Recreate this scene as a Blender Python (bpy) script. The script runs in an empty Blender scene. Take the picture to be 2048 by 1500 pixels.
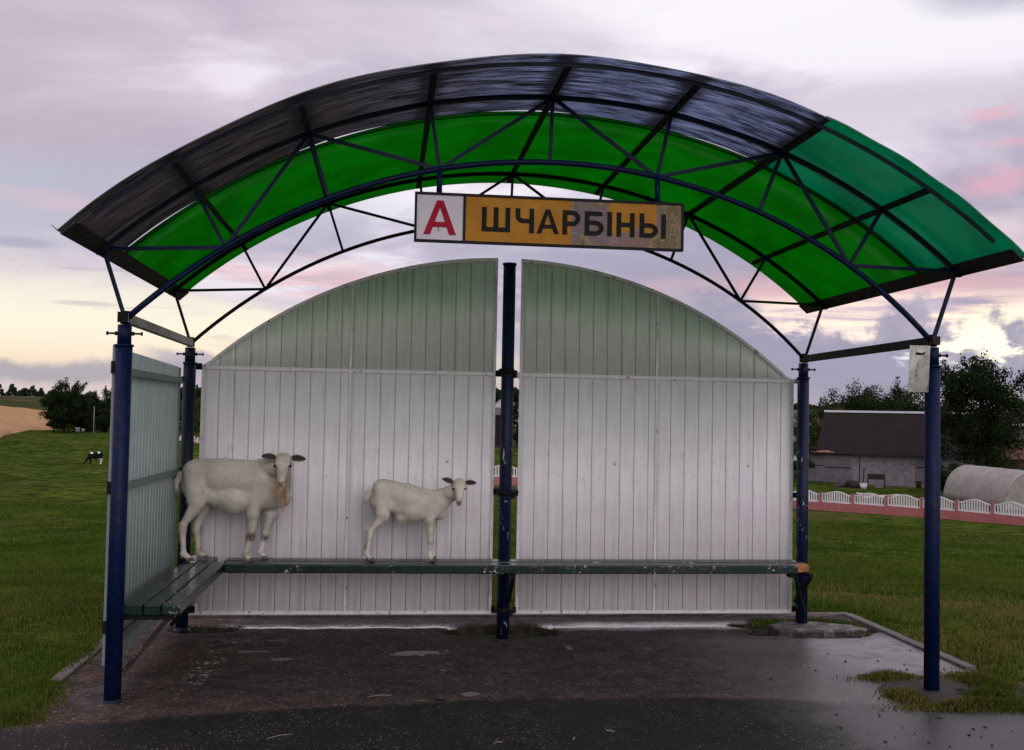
import bpy, bmesh, math, random
import numpy as np
from mathutils import Vector, Matrix, noise as mnoise

S = bpy.context.scene
COL = S.collection
rnd = random.Random(7)
rng = np.random.default_rng(7)

# ------------------------------------------------------------------ camera
F_PX = 2117.0
CAM = np.array([-0.95063, -8.35105, 1.65217])
YAW, PITCH, ROLL = 0.11749, 0.04047, 0.0189


def cam_axes():
    f = np.array([math.sin(YAW) * math.cos(PITCH), math.cos(YAW) * math.cos(PITCH), math.sin(PITCH)])
    r = np.array([math.cos(YAW), -math.sin(YAW), 0.0])
    u = np.cross(r, f)
    c, s = math.cos(ROLL), math.sin(ROLL)
    return c * r + s * u, -s * r + c * u, f


AX_R, AX_U, AX_F = cam_axes()
cam_data = bpy.data.cameras.new("camera")
cam = bpy.data.objects.new("camera", cam_data)
COL.objects.link(cam)
M = Matrix((Vector(AX_R), Vector(AX_U), Vector(-AX_F))).transposed().to_4x4()
M.translation = Vector(CAM)
cam.matrix_world = M
cam_data.sensor_width = 36.0
cam_data.lens = 36.0 * F_PX / 2048.0
cam_data.clip_start = 0.05
cam_data.clip_end = 8000
S.camera = cam
S.view_settings.view_transform = 'Standard'
S.view_settings.look = 'None'
S.view_settings.gamma = 1.0
S.view_settings.use_curve_mapping = False
S.view_settings.exposure = 0.0
S.render.engine = 'CYCLES'
S.cycles.max_bounces = 8
S.cycles.transparent_max_bounces = 12


# ------------------------------------------------------------------ node helper
class G:
    """tiny expression builder for shader nodes"""
    def __init__(self, tree):
        self.t = tree
        tree.nodes.clear()

    def node(self, kind, **kw):
        n = self.t.nodes.new(kind)
        for k, v in kw.items():
            setattr(n, k, v)
        return n

    def put(self, sock, v):
        if isinstance(v, bpy.types.NodeSocket):
            self.t.links.new(v, sock)
        elif v is not None:
            if sock.type == 'RGBA' and isinstance(v, (tuple, list)) and len(v) == 3:
                v = (*v, 1.0)
            sock.default_value = v

    def m(self, op, a, b=None, c=None, clamp=False):
        n = self.node('ShaderNodeMath', operation=op, use_clamp=clamp)
        for i, v in enumerate((a, b, c)):
            if v is not None:
                self.put(n.inputs[i], v)
        return n.outputs[0]

    def add(self, a, b): return self.m('ADD', a, b)
    def sub(self, a, b): return self.m('SUBTRACT', a, b)
    def mul(self, a, b): return self.m('MULTIPLY', a, b)

    def ss(self, x, lo, hi):
        n = self.node('ShaderNodeMapRange', interpolation_type='SMOOTHSTEP')
        self.put(n.inputs['Value'], x)
        n.inputs['From Min'].default_value = lo
        n.inputs['From Max'].default_value = hi
        return n.outputs[0]

    def mix(self, f, a, b, mode='MIX'):
        n = self.node('ShaderNodeMix', data_type='RGBA', blend_type=mode)
        self.put(n.inputs[0], f); self.put(n.inputs[6], a); self.put(n.inputs[7], b)
        return n.outputs[2]

    def coord(self, which='Object'):
        return self.node('ShaderNodeTexCoord').outputs[which]

    def pos(self):
        return self.node('ShaderNodeNewGeometry').outputs['Position']

    def sep(self, v):
        n = self.node('ShaderNodeSeparateXYZ'); self.put(n.inputs[0], v)
        return n.outputs

    def comb(self, x, y, z):
        n = self.node('ShaderNodeCombineXYZ')
        self.put(n.inputs[0], x); self.put(n.inputs[1], y); self.put(n.inputs[2], z)
        return n.outputs[0]

    def scale(self, v, s):
        n = self.node('ShaderNodeVectorMath', operation='MULTIPLY')
        self.put(n.inputs[0], v); n.inputs[1].default_value = s
        return n.outputs[0]

    def noise(self, v, scale=5, detail=4, rough=.55, dist=0.0, out=0, lac=2.0):
        n = self.node('ShaderNodeTexNoise')
        self.put(n.inputs['Vector'], v)
        n.inputs['Scale'].default_value = scale
        n.inputs['Detail'].default_value = detail
        n.inputs['Roughness'].default_value = rough
        n.inputs['Distortion'].default_value = dist
        n.inputs['Lacunarity'].default_value = lac
        return n.outputs[out]

    def voro(self, v, scale=5, feature='F1', rand=1.0):
        n = self.node('ShaderNodeTexVoronoi', feature=feature)
        self.put(n.inputs['Vector'], v)
        n.inputs['Scale'].default_value = scale
        n.inputs['Randomness'].default_value = rand
        return n.outputs['Distance']

    def ramp(self, f, stops, interp='LINEAR'):
        n = self.node('ShaderNodeValToRGB')
        cr = n.color_ramp; cr.interpolation = interp
        while len(cr.elements) < len(stops):
            cr.elements.new(0.5)
        for e, (p, c) in zip(cr.elements, stops):
            e.position = p
            e.color = (*c, 1) if not isinstance(c, (int, float)) else (c, c, c, 1)
        self.put(n.inputs[0], f)
        return n.outputs[0]

    def bump(self, h, strength=.3, dist=.01):
        n = self.node('ShaderNodeBump')
        self.put(n.inputs['Height'], h)
        n.inputs['Strength'].default_value = strength
        n.inputs['Distance'].default_value = dist
        return n.outputs[0]


def material(name):
    m = bpy.data.materials.new(name)
    m.use_nodes = True
    return m, G(m.node_tree)


def principled(g, color, rough=.6, normal=None, metallic=0.0, spec=.5):
    p = g.node('ShaderNodeBsdfPrincipled')
    g.put(p.inputs['Base Color'], color)
    g.put(p.inputs['Roughness'], rough)
    p.inputs['Metallic'].default_value = metallic
    g.put(p.inputs['Specular IOR Level'], spec)
    if normal is not None:
        g.put(p.inputs['Normal'], normal)
    return p


def finish(g, sh):
    o = g.node('ShaderNodeOutputMaterial')
    g.put(o.inputs[0], sh)


# ------------------------------------------------------------------ sky and sun
SUN_AZ = math.radians(166)      # clockwise from +Y: soft light from behind the camera, a little to the right
SUN_EL = math.radians(18)
world = bpy.data.worlds.new("World")
S.world = world
world.use_nodes = True
g = G(world.node_tree)
d = g.coord('Generated')
sx, sy, sz = g.sep(d)
az = g.m('ARCTAN2', sx, sy)                     # radians, 0 = +Y, + to the right
el = g.m('ARCSINE', sz)
zc = g.add(g.m('MAXIMUM', sz, 0.0), 0.16)
pl = g.comb(g.m('DIVIDE', sx, zc), g.m('DIVIDE', sy, zc), g.mul(sz, 1.5))
n_big = g.noise(pl, 0.55, 6, .52, .25)
n_mid = g.noise(g.scale(pl, (1.0, 1.25, 1.0)), 1.5, 8, .55, .35)
ac = g.comb(g.mul(az, 1.0), g.mul(el, 3.0), 3.7)
n_puff = g.noise(g.comb(az, g.mul(el, 1.0), 3.7), 9.0, 8, .60, .1)
n_puff2 = g.noise(g.comb(az, g.mul(el, 2.0), 9.1), 9.0, 6, .6, .3)
n_mid2 = g.noise(g.comb(az, g.mul(el, 2.2), 5.1), 16.0, 7, .62, .4)
n_streak = g.noise(g.comb(g.mul(az, 1.2), g.mul(el, 9.0), 0.4), 3.2, 7, .6, .5)


def blob(a0, e0, wa, we, power=1.0):
    """soft round mask in azimuth / elevation"""
    a = g.m('DIVIDE', g.sub(az, a0), wa)
    e = g.m('DIVIDE', g.sub(el, e0), we)
    r = g.add(g.mul(a, a), g.mul(e, e))
    r = g.add(r, g.mul(g.sub(n_streak, .5), 1.6))
    return g.ss(r, 1.5, 0.0)


# clear dusk sky between the clouds: cream low, pale blue grey higher
low = g.ss(el, 0.19, 0.05)
clear = g.mix(low, (.56, .58, .68), (1.08, .96, .76))
clear = g.mix(g.ss(el, .085, .015), clear, (.86, .66, .50))
# the cloud deck: mauve greys, whiter where it thins
deck_n = g.add(g.mul(n_big, .5), g.mul(n_mid, .5))
deck = g.ramp(deck_n, [(.37, (.31, .29, .40)), (.455, (.44, .40, .52)), (.515, (.62, .56, .68)), (.575, (.92, .87, .95))])
right_ = g.ss(az, .02, .42)
deck = g.mix(g.mul(g.ss(az, .05, -.35), .55), deck, (.66, .54, .61))
cover = g.ss(g.add(el, g.add(g.mul(g.sub(n_mid, .5), .26), g.mul(az, .17))), .060, .125)
sky = g.mix(cover, clear, deck)
# bluish grey veil at middle height on the left
veil = g.mul(blob(-.26, .185, .26, .050), .60)
sky = g.mix(veil, sky, (.47, .49, .62))
# bright openings high up
sky = g.mix(g.mul(blob(.34, .385, .24, .055), .8), sky, (.98, .94, .99))
sky = g.mix(g.mul(blob(.46, .335, .16, .025), .6), sky, (.96, .92, .97))
sky = g.mix(g.mul(blob(.02, .355, .16, .035), .55), sky, (.74, .66, .74))
sky = g.mix(g.mul(blob(.56, .375, .10, .030), .8), sky, (.40, .39, .52))
sky = g.mix(g.mul(blob(.42, .275, .22, .035), .55), sky, (.50, .43, .56))
# pink lit streaks
pk = g.mul(g.ss(n_streak, .44, .58), blob(.570, .258, .055, .022))
sky = g.mix(g.mul(pk, .85), sky, (.84, .44, .52))
pk = g.mul(g.ss(n_streak, .40, .55), blob(.545, .210, .035, .015))
sky = g.mix(g.mul(pk, .7), sky, (.80, .42, .52))
sky = g.mix(g.mul(blob(.55, .160, .12, .025), .5), sky, (.90, .72, .72))
pk2 = g.mul(g.ss(n_streak, .38, .54), blob(.44, .106, .26, .038))
sky = g.mix(g.mul(pk2, .80), sky, (.90, .54, .56))
pk3 = g.mul(g.ss(n_streak, .46, .58), blob(-.08, .125, .14, .022))
sky = g.mix(g.mul(pk3, .8), sky, (.86, .56, .60))
pk3 = g.mul(g.ss(n_streak, .42, .58), blob(-.32, .180, .07, .010))
sky = g.mix(g.mul(pk3, .5), sky, (.85, .55, .58))
sky = g.mix(g.mul(blob(.20, .155, .17, .026), .75), sky, (.40, .37, .50))
sky = g.mix(g.mul(blob(-.322, .142, .028, .005), .8), sky, (.42, .42, .52))
sky = g.mix(g.mul(blob(-.266, .093, .030, .0025), .6), sky, (.55, .50, .52))
# glow where the sun went down
sky = g.mix(g.mul(g.ss(n_streak, .42, .54), blob(.48, .094, .26, .024)), sky, (1.15, 1.0, .80))
sky = g.mix(g.mul(blob(.555, .072, .08, .020), 1.0), sky, (1.3, 1.18, .92))
# cumulus heads in front of the glow, low on the right and behind the wall
puff_h = g.add(.052, g.mul(g.ss(n_puff, .36, .66), .075))
puff = g.ss(g.sub(el, puff_h), .012, -.012)
puff = g.mul(puff, g.ss(az, .0, .22))
gap = g.ss(n_puff2, .60, .66)
puff = g.mul(puff, g.m('SUBTRACT', 1.0, gap))
puff_in = g.ss(g.sub(el, puff_h), -.045, -.002)
puff_col = g.mix(g.mul(puff_in, g.ss(n_mid2, .35, .6)), (.34, .33, .45), (.50, .43, .54))
sky = g.mix(g.mul(puff, .95), sky, puff_col)
lowr = g.mul(g.ss(el, .045, .0), g.ss(az, .0, .2))
sky = g.mix(g.mul(lowr, .75), sky, (.45, .40, .50))
hz = g.mul(g.mul(g.ss(el, .030, .012), g.ss(n_streak, .36, .50)), g.add(.25, g.mul(g.ss(az, .30, .15), .75)))
sky = g.mix(g.mul(hz, .8), sky, (.95, .58, .45))
# thin grey bands low on the left
band_h = g.add(.034, g.add(g.mul(az, .005), g.mul(g.sub(n_puff, .5), .050)))
band = g.ss(g.m('ABSOLUTE', g.sub(el, band_h)), .014, .004)
band = g.mul(band, g.ss(az, -.02, -.14))
sky = g.mix(g.mul(g.ss(el, .040, .022), g.ss(az, .0, -.15)), sky, (.70, .58, .58))
sky = g.mix(g.mul(band, .9), sky, (.41, .38, .44))
head = g.mul(g.ss(g.sub(el, g.add(.020, g.mul(n_puff, .065))), .003, -.004), g.mul(g.ss(az, -.235, -.19), g.ss(az, .06, .0)))
sky = g.mix(g.mul(head, .8), sky, (.44, .39, .48))
wisps = g.mul(g.ss(n_streak, .56, .62), g.mul(g.ss(az, .02, -.1), g.mul(g.ss(el, .165, .13), g.ss(el, .05, .08))))
sky = g.mix(g.mul(wisps, .55), sky, (.46, .42, .50))
# a clouded sky grows brighter towards the zenith
zen = g.add(1.0, g.mul(g.ss(sz, .36, .9), 1.3))
sky = g.mix(1.0, sky, g.comb(zen, zen, g.mul(zen, 1.0)), 'MULTIPLY')
# below the horizon
sky = g.mix(g.ss(el, -.01, -.05), sky, (.10, .10, .08))
bg = g.node('ShaderNodeBackground')
g.put(bg.inputs[0], sky)
bg.inputs[1].default_value = 1.0
nish = g.node('ShaderNodeTexSky', sky_type='NISHITA', sun_disc=False)
nish.sun_elevation = SUN_EL
nish.sun_rotation = SUN_AZ
bg2 = g.node('ShaderNodeBackground')
g.put(bg2.inputs[0], nish.outputs[0])
bg2.inputs[1].default_value = 0.002
ad = g.node('ShaderNodeAddShader')
g.put(ad.inputs[0], bg.outputs[0]); g.put(ad.inputs[1], bg2.outputs[0])
wo = g.node('ShaderNodeOutputWorld')
g.put(wo.inputs[0], ad.outputs[0])

sun_d = bpy.data.lights.new("sun", 'SUN')
sun_d.energy = 1.0
sun_d.angle = math.radians(50)
sun_d.color = (1.0, .95, .93)
sun = bpy.data.objects.new("sun", sun_d)
COL.objects.link(sun)
sdir = Vector((math.sin(SUN_AZ) * math.cos(SUN_EL), math.cos(SUN_AZ) * math.cos(SUN_EL), math.sin(SUN_EL)))
sun.rotation_euler = sdir.to_track_quat('Z', 'Y').to_euler()
sun.location = (4, -14, 7)
world.cycles.sampling_method = 'MANUAL'
world.cycles.sample_map_resolution = 512


# ------------------------------------------------------------------ geometry helpers
class MB:
    def __init__(self):
        self.v = []; self.f = []; self.s = []

    def box(self, x0, x1, y0, y1, z0, z1):
        b = len(self.v)
        self.v += [(x0, y0, z0), (x1, y0, z0), (x1, y1, z0), (x0, y1, z0), (x0, y0, z1), (x1, y0, z1), (x1, y1, z1), (x0, y1, z1)]
        self.f += [tuple(b + i for i in q) for q in ((3, 2, 1, 0), (4, 5, 6, 7), (0, 1, 5, 4), (1, 2, 6, 5), (2, 3, 7, 6), (3, 0, 4, 7))]
        self.s += [0] * 6
        return self

    def prism(self, pts, a, b, axis='y'):
        """closed outline (list of 2d points) extruded along an axis"""
        n = len(pts); o = len(self.v)
        for t in (a, b):
            for p, q in pts:
                self.v.append({'y': (p, t, q), 'x': (t, p, q), 'z': (p, q, t)}[axis])
        self.f.append(tuple(range(o, o + n)))
        self.f.append(tuple(range(o + 2 * n - 1, o + n - 1, -1)))
        for i in range(n):
            j = (i + 1) % n
            self.f.append((o + i, o + n + i, o + n + j, o + j))
        self.s += [0] * (n + 2)
        return self

    def tube(self, pts, rad, n=12, smooth=1, caps=True, square=False, up=(0, 0, 1)):
        """sweep along a polyline; rad a number, a list, or (half width, half height) when square"""
        P = [Vector(p) for p in pts]
        o = len(self.v)
        for i, p in enumerate(P):
            if i == 0: t = P[1] - P[0]
            elif i == len(P) - 1: t = P[-1] - P[-2]
            else: t = (P[i + 1] - P[i]).normalized() + (P[i] - P[i - 1]).normalized()
            t.normalize()
            u = Vector(up)
            if abs(u.dot(t)) > .96: u = Vector((0, 1, 0)) if abs(t.y) < .9 else Vector((1, 0, 0))
            s = t.cross(u).normalized(); u = s.cross(t).normalized()
            if square:
                w, h = rad if isinstance(rad, tuple) else (rad, rad)
                for a, b in ((-1, -1), (1, -1), (1, 1), (-1, 1)):
                    self.v.append(tuple(p + s * a * w + u * b * h))
            else:
                r = rad[i] if isinstance(rad, (list, tuple)) else rad
                for k in range(n):
                    a = 2 * math.pi * k / n
                    self.v.append(tuple(p + s * math.cos(a) * r + u * math.sin(a) * r))
        if square: n = 4
        for i in range(len(P) - 1):
            for k in range(n):
                k2 = (k + 1) % n
                self.f.append((o + i * n + k, o + i * n + k2, o + (i + 1) * n + k2, o + (i + 1) * n + k))
                self.s.append(0 if square else smooth)
        if caps:
            self.f.append(tuple(o + k for k in range(n - 1, -1, -1)))
            self.f.append(tuple(o + (len(P) - 1) * n + k for k in range(n)))
            self.s += [0, 0]
        return self

    def build(self, name, m, parent=None, bevel=0.0, loc=None):
        me = bpy.data.meshes.new(name)
        me.from_pydata(self.v, [], self.f)
        me.polygons.foreach_set('use_smooth', [bool(x) for x in self.s])
        for mm in (m if isinstance(m, (list, tuple)) else [m]):
            me.materials.append(mm)
        bm = bmesh.new(); bm.from_mesh(me)
        bmesh.ops.recalc_face_normals(bm, faces=bm.faces)
        bm.to_mesh(me); bm.free()
        o = bpy.data.objects.new(name, me)
        COL.objects.link(o)
        if parent: o.parent = parent
        if loc: o.location = loc
        if bevel:
            b = o.modifiers.new('bevel', 'BEVEL'); b.width = bevel; b.segments = 2; b.limit_method = 'ANGLE'
        return o


def big_mesh(name, verts, faces, m, parent=None, smooth=False):
    """numpy arrays -> mesh (faces all of one size)"""
    verts = np.asarray(verts, np.float32); faces = np.asarray(faces, np.int32)
    me = bpy.data.meshes.new(name)
    k = faces.shape[1]
    me.vertices.add(len(verts)); me.vertices.foreach_set('co', verts.ravel())
    me.loops.add(faces.size); me.loops.foreach_set('vertex_index', faces.ravel())
    me.polygons.add(len(faces))
    me.polygons.foreach_set('loop_start', np.arange(0, faces.size, k, dtype=np.int32))
    me.polygons.foreach_set('loop_total', np.full(len(faces), k, np.int32))
    if smooth: me.polygons.foreach_set('use_smooth', np.ones(len(faces), bool))
    for mm in (m if isinstance(m, (list, tuple)) else [m]):
        me.materials.append(mm)
    me.update(calc_edges=True)
    o = bpy.data.objects.new(name, me)
    COL.objects.link(o)
    if parent: o.parent = parent
    return o


def empty(name, loc=(0, 0, 0), rz=0.0):
    o = bpy.data.objects.new(name, None)
    COL.objects.link(o)
    o.location = loc; o.rotation_euler = (0, 0, rz)
    o.empty_display_size = .2
    return o


def tag(o, label=None, cat=None, group=None, kind=None):
    if label: o['label'] = label
    if cat: o['category'] = cat
    if group: o['group'] = group
    if kind: o['kind'] = kind
    return o


def copy_thing(root, loc, rz=0.0, label=None, name=None):
    r = root.copy(); COL.objects.link(r); r.location = loc; r.rotation_euler = (0, 0, rz)
    if label: r['label'] = label
    for ch in list(root.children):
        c = ch.copy(); COL.objects.link(c); c.parent = r
        for gch in ch.children:
            q = gch.copy(); COL.objects.link(q); q.parent = c
    return r


def ray(u, v):
    a = AX_R * ((u - 1024) / F_PX) + AX_U * (-(v - 750) / F_PX) + AX_F
    return a


def az_of(u):
    a = ray(u, 835)
    return math.atan2(a[0], a[1])


# ------------------------------------------------------------------ terrain
T_R = np.array([0, 10.3, 14, 20, 30, 60, 90, 115, 130, 160, 220, 400, 600, 1000, 3500.])
T_U = {
    -300: [-.03, -.03, -.30, -.75, -1.4, -2.8, -3.5, -3.8, -3.8, -3.5, -2.6, 2.2, 7.6, 9, 6],
    100:  [-.03, -.03, -.30, -.75, -1.4, -2.8, -3.6, -3.9, -3.9, -3.7, -2.8, 1.2, 7.0, 9, 6],
    230:  [-.03, -.03, -.30, -.70, -1.4, -2.8, -3.4, -3.6, -3.6, -3.4, -2.7, .8, 6.0, 9, 6],
    400:  [-.03, -.03, -.30, -.70, -1.3, -2.4, -2.4, -2.1, -2.0, -1.5, 0, 3, 6.6, 8, 6],
    1000: [-.03, -.03, -.30, -.70, -1.3, -2.35, -2.1, -1.8, -1.5, -.8, .5, 4, 8, 12, 6],
    1600: [-.03, -.03, -.35, -.90, -1.8, -3.45, -3.5, -3.5, -3.5, -3.4, -2.5, 2, 8, 12, 6],
    2300: [-.03, -.03, -.35, -.90, -1.8, -3.35, -3.5, -3.5, -3.5, -3.4, -2.5, 2, 8, 12, 6],
}
T_A = np.array([az_of(u) for u in T_U])
T_Z = np.array(list(T_U.values()))


def ground_z(x, y):
    x = np.asarray(x, float); y = np.asarray(y, float)
    dx, dy = x - CAM[0], y - CAM[1]
    r = np.hypot(dx, dy); a = np.arctan2(dx, dy)
    behind = np.clip((np.abs(a) - 1.2) / 0.6, 0, 1)
    ia = np.clip(np.interp(a, T_A, np.arange(len(T_A))), 0, len(T_A) - 1.001)
    i0 = ia.astype(int); fa = ia - i0; fa = fa * fa * (3 - 2 * fa)
    cols = np.stack([np.interp(r, T_R, row) for row in T_Z])
    idx = np.arange(r.size).reshape(r.shape)
    flat = cols.reshape(len(T_Z), -1)
    z = flat[i0.ravel(), idx.ravel()] * (1 - fa.ravel()) + flat[i0.ravel() + 1, idx.ravel()] * fa.ravel()
    z = z.reshape(r.shape)
    w = np.clip((r - 11) / 30, 0, 1)
    z = z + w * (.16 * np.sin(x * .21 + 1.3) * np.sin(y * .17) + .09 * np.sin(x * .53 + y * .31))
    w2 = np.clip((r - 250) / 400, 0, 1)
    z = z + w2 * 1.2 * np.sin(a * 17 + 1.0)
    return z * (1 - behind) - .03 * behind


def gz(x, y):
    return float(ground_z(np.array([x]), np.array([y]))[0])


def on_ground(u, dist):
    """point of the terrain at a horizontal distance along a viewing azimuth"""
    a = az_of(u)
    x, y = CAM[0] + math.sin(a) * dist, CAM[1] + math.cos(a) * dist
    return Vector((x, y, gz(x, y)))


# --- materials of the ground
def mat_grass_ground():
    m, g = material('grass_ground')
    p = g.pos()
    n1 = g.noise(p, .16, 5, .6, .6)
    n2 = g.noise(g.scale(p, (1, 1, 1)), 1.1, 5, .6, .3)
    n3 = g.noise(p, 9, 4, .65)
    c = g.mix(g.ss(n2, .40, .60), (.028, .050, .009), (.070, .104, .018))
    n4 = g.noise(g.scale(p, (1, .6, 1)), .42, 6, .65, .8)
    c = g.mix(g.ss(n4, .42, .60), g.mix(1.0, c, (.62, .70, .6), 'MULTIPLY'), g.mix(1.0, c, (1.25, 1.15, 1.1), 'MULTIPLY'))
    c = g.mix(g.mul(g.ss(n1, .50, .66), .65), c, (.100, .088, .032))
    c = g.mix(g.ss(n3, .40, .75), g.mix(1.0, c, (.62, .62, .6), 'MULTIPLY'), g.mix(1.0, c, (1.35, 1.35, 1.25), 'MULTIPLY'))
    far = g.ss(g.m('SQRT', g.add(g.m('POWER', g.sep(p)[0], 2.0), g.m('POWER', g.sep(p)[1], 2.0))), 260, 480)
    hill = g.mix(g.ss(g.noise(p, .02, 4, .6, .8), .42, .6), (.040, .044, .020), (.075, .068, .035))
    c = g.mix(far, c, hill)
    df = g.node('ShaderNodeBsdfDiffuse'); g.put(df.inputs[0], c); g.put(df.inputs['Normal'], g.bump(g.add(n2, n3), .7, .08))
    finish(g, df.outputs[0])
    return m


M_GRASS_GROUND = mat_grass_ground()
PAD_L, PAD_R, PAD_B, ROAD_Y = -2.86, 3.0, .46, -2.52
# polar sheet round the camera, fine where the picture looks
angs = np.concatenate([np.linspace(-math.pi, -.62, 60, endpoint=False), np.linspace(-.62, .82, 300, endpoint=False), np.linspace(.82, math.pi, 60)])
rads = np.concatenate([[0.0], np.geomspace(.8, 3500, 210)])
A, Rr = np.meshgrid(angs, rads)
X = CAM[0] + np.sin(A) * Rr; Y = CAM[1] + np.cos(A) * Rr
Z = ground_z(X, Y)
# sink the sheet under the pavement so nothing pokes through
under = ((X > PAD_L + .15) & (X < PAD_R - .15) & (Y < PAD_B - .1) & (Y > -14)) | ((Y < ROAD_Y - .25) & (Y > -14) & (np.abs(X) < 14))
Z = np.where(under, Z - .2, Z)
na, nr = len(angs), len(rads)
V = np.stack([X, Y, Z], -1).reshape(-1, 3)
ii, jj = np.meshgrid(np.arange(nr - 1), np.arange(na - 1), indexing='ij')
Fq = np.stack([ii * na + jj, ii * na + jj + 1, (ii + 1) * na + jj + 1, (ii + 1) * na + jj], -1).reshape(-1, 4)[:, ::-1]
ground = big_mesh('meadow', V, Fq, M_GRASS_GROUND, smooth=True)
tag(ground, 'rolling green meadow with worn brown patches around the shelter', kind='structure')

# wheat field on the rise to the left
m_wheat, g = material('ripe_wheat')
p = g.pos()
w = g.noise(g.scale(p, (.35, .05, .3)), 3, 5, .6, .3)
w2 = g.noise(p, 2.2, 4, .7)
c = g.mix(g.ss(w, .38, .62), (.29, .180, .090), (.36, .235, .125))
c = g.mix(g.mul(g.ss(w2, .45, .7), .35), c, (.20, .115, .05))
df = g.node('ShaderNodeBsdfDiffuse'); g.put(df.inputs[0], c); g.put(df.inputs['Normal'], g.bump(w2, .5, .1))
finish(g, df.outputs[0])
us = np.linspace(-320, 122, 60)
lo = np.interp(us, [-320, -60, 0, 20, 60, 122], [120, 150, 190, 214, 226, 236])
hi = np.interp(us, [-320, 0, 60, 122], [430, 400, 372, 330])
ts = np.linspace(0, 1, 30)
vv = []
for u, l, h in zip(us, lo, hi):
    a = az_of(u)
    for t in ts:
        r = l + (h - l) * t
        x, y = CAM[0] + math.sin(a) * r, CAM[1] + math.cos(a) * r
        e = min(1, min(t, 1 - t) * 40)
        vv.append((x, y, gz(x, y) + .75 * e + .02))
n = len(ts)
ff = [(i * n + j, (i + 1) * n + j, (i + 1) * n + j + 1, i * n + j + 1) for i in range(len(us) - 1) for j in range(n - 1)]
wheat = big_mesh('wheat_field', vv, ff, m_wheat, smooth=True)
tag(wheat, 'ripe golden wheat field on the rise behind the meadow', kind='structure')


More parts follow.
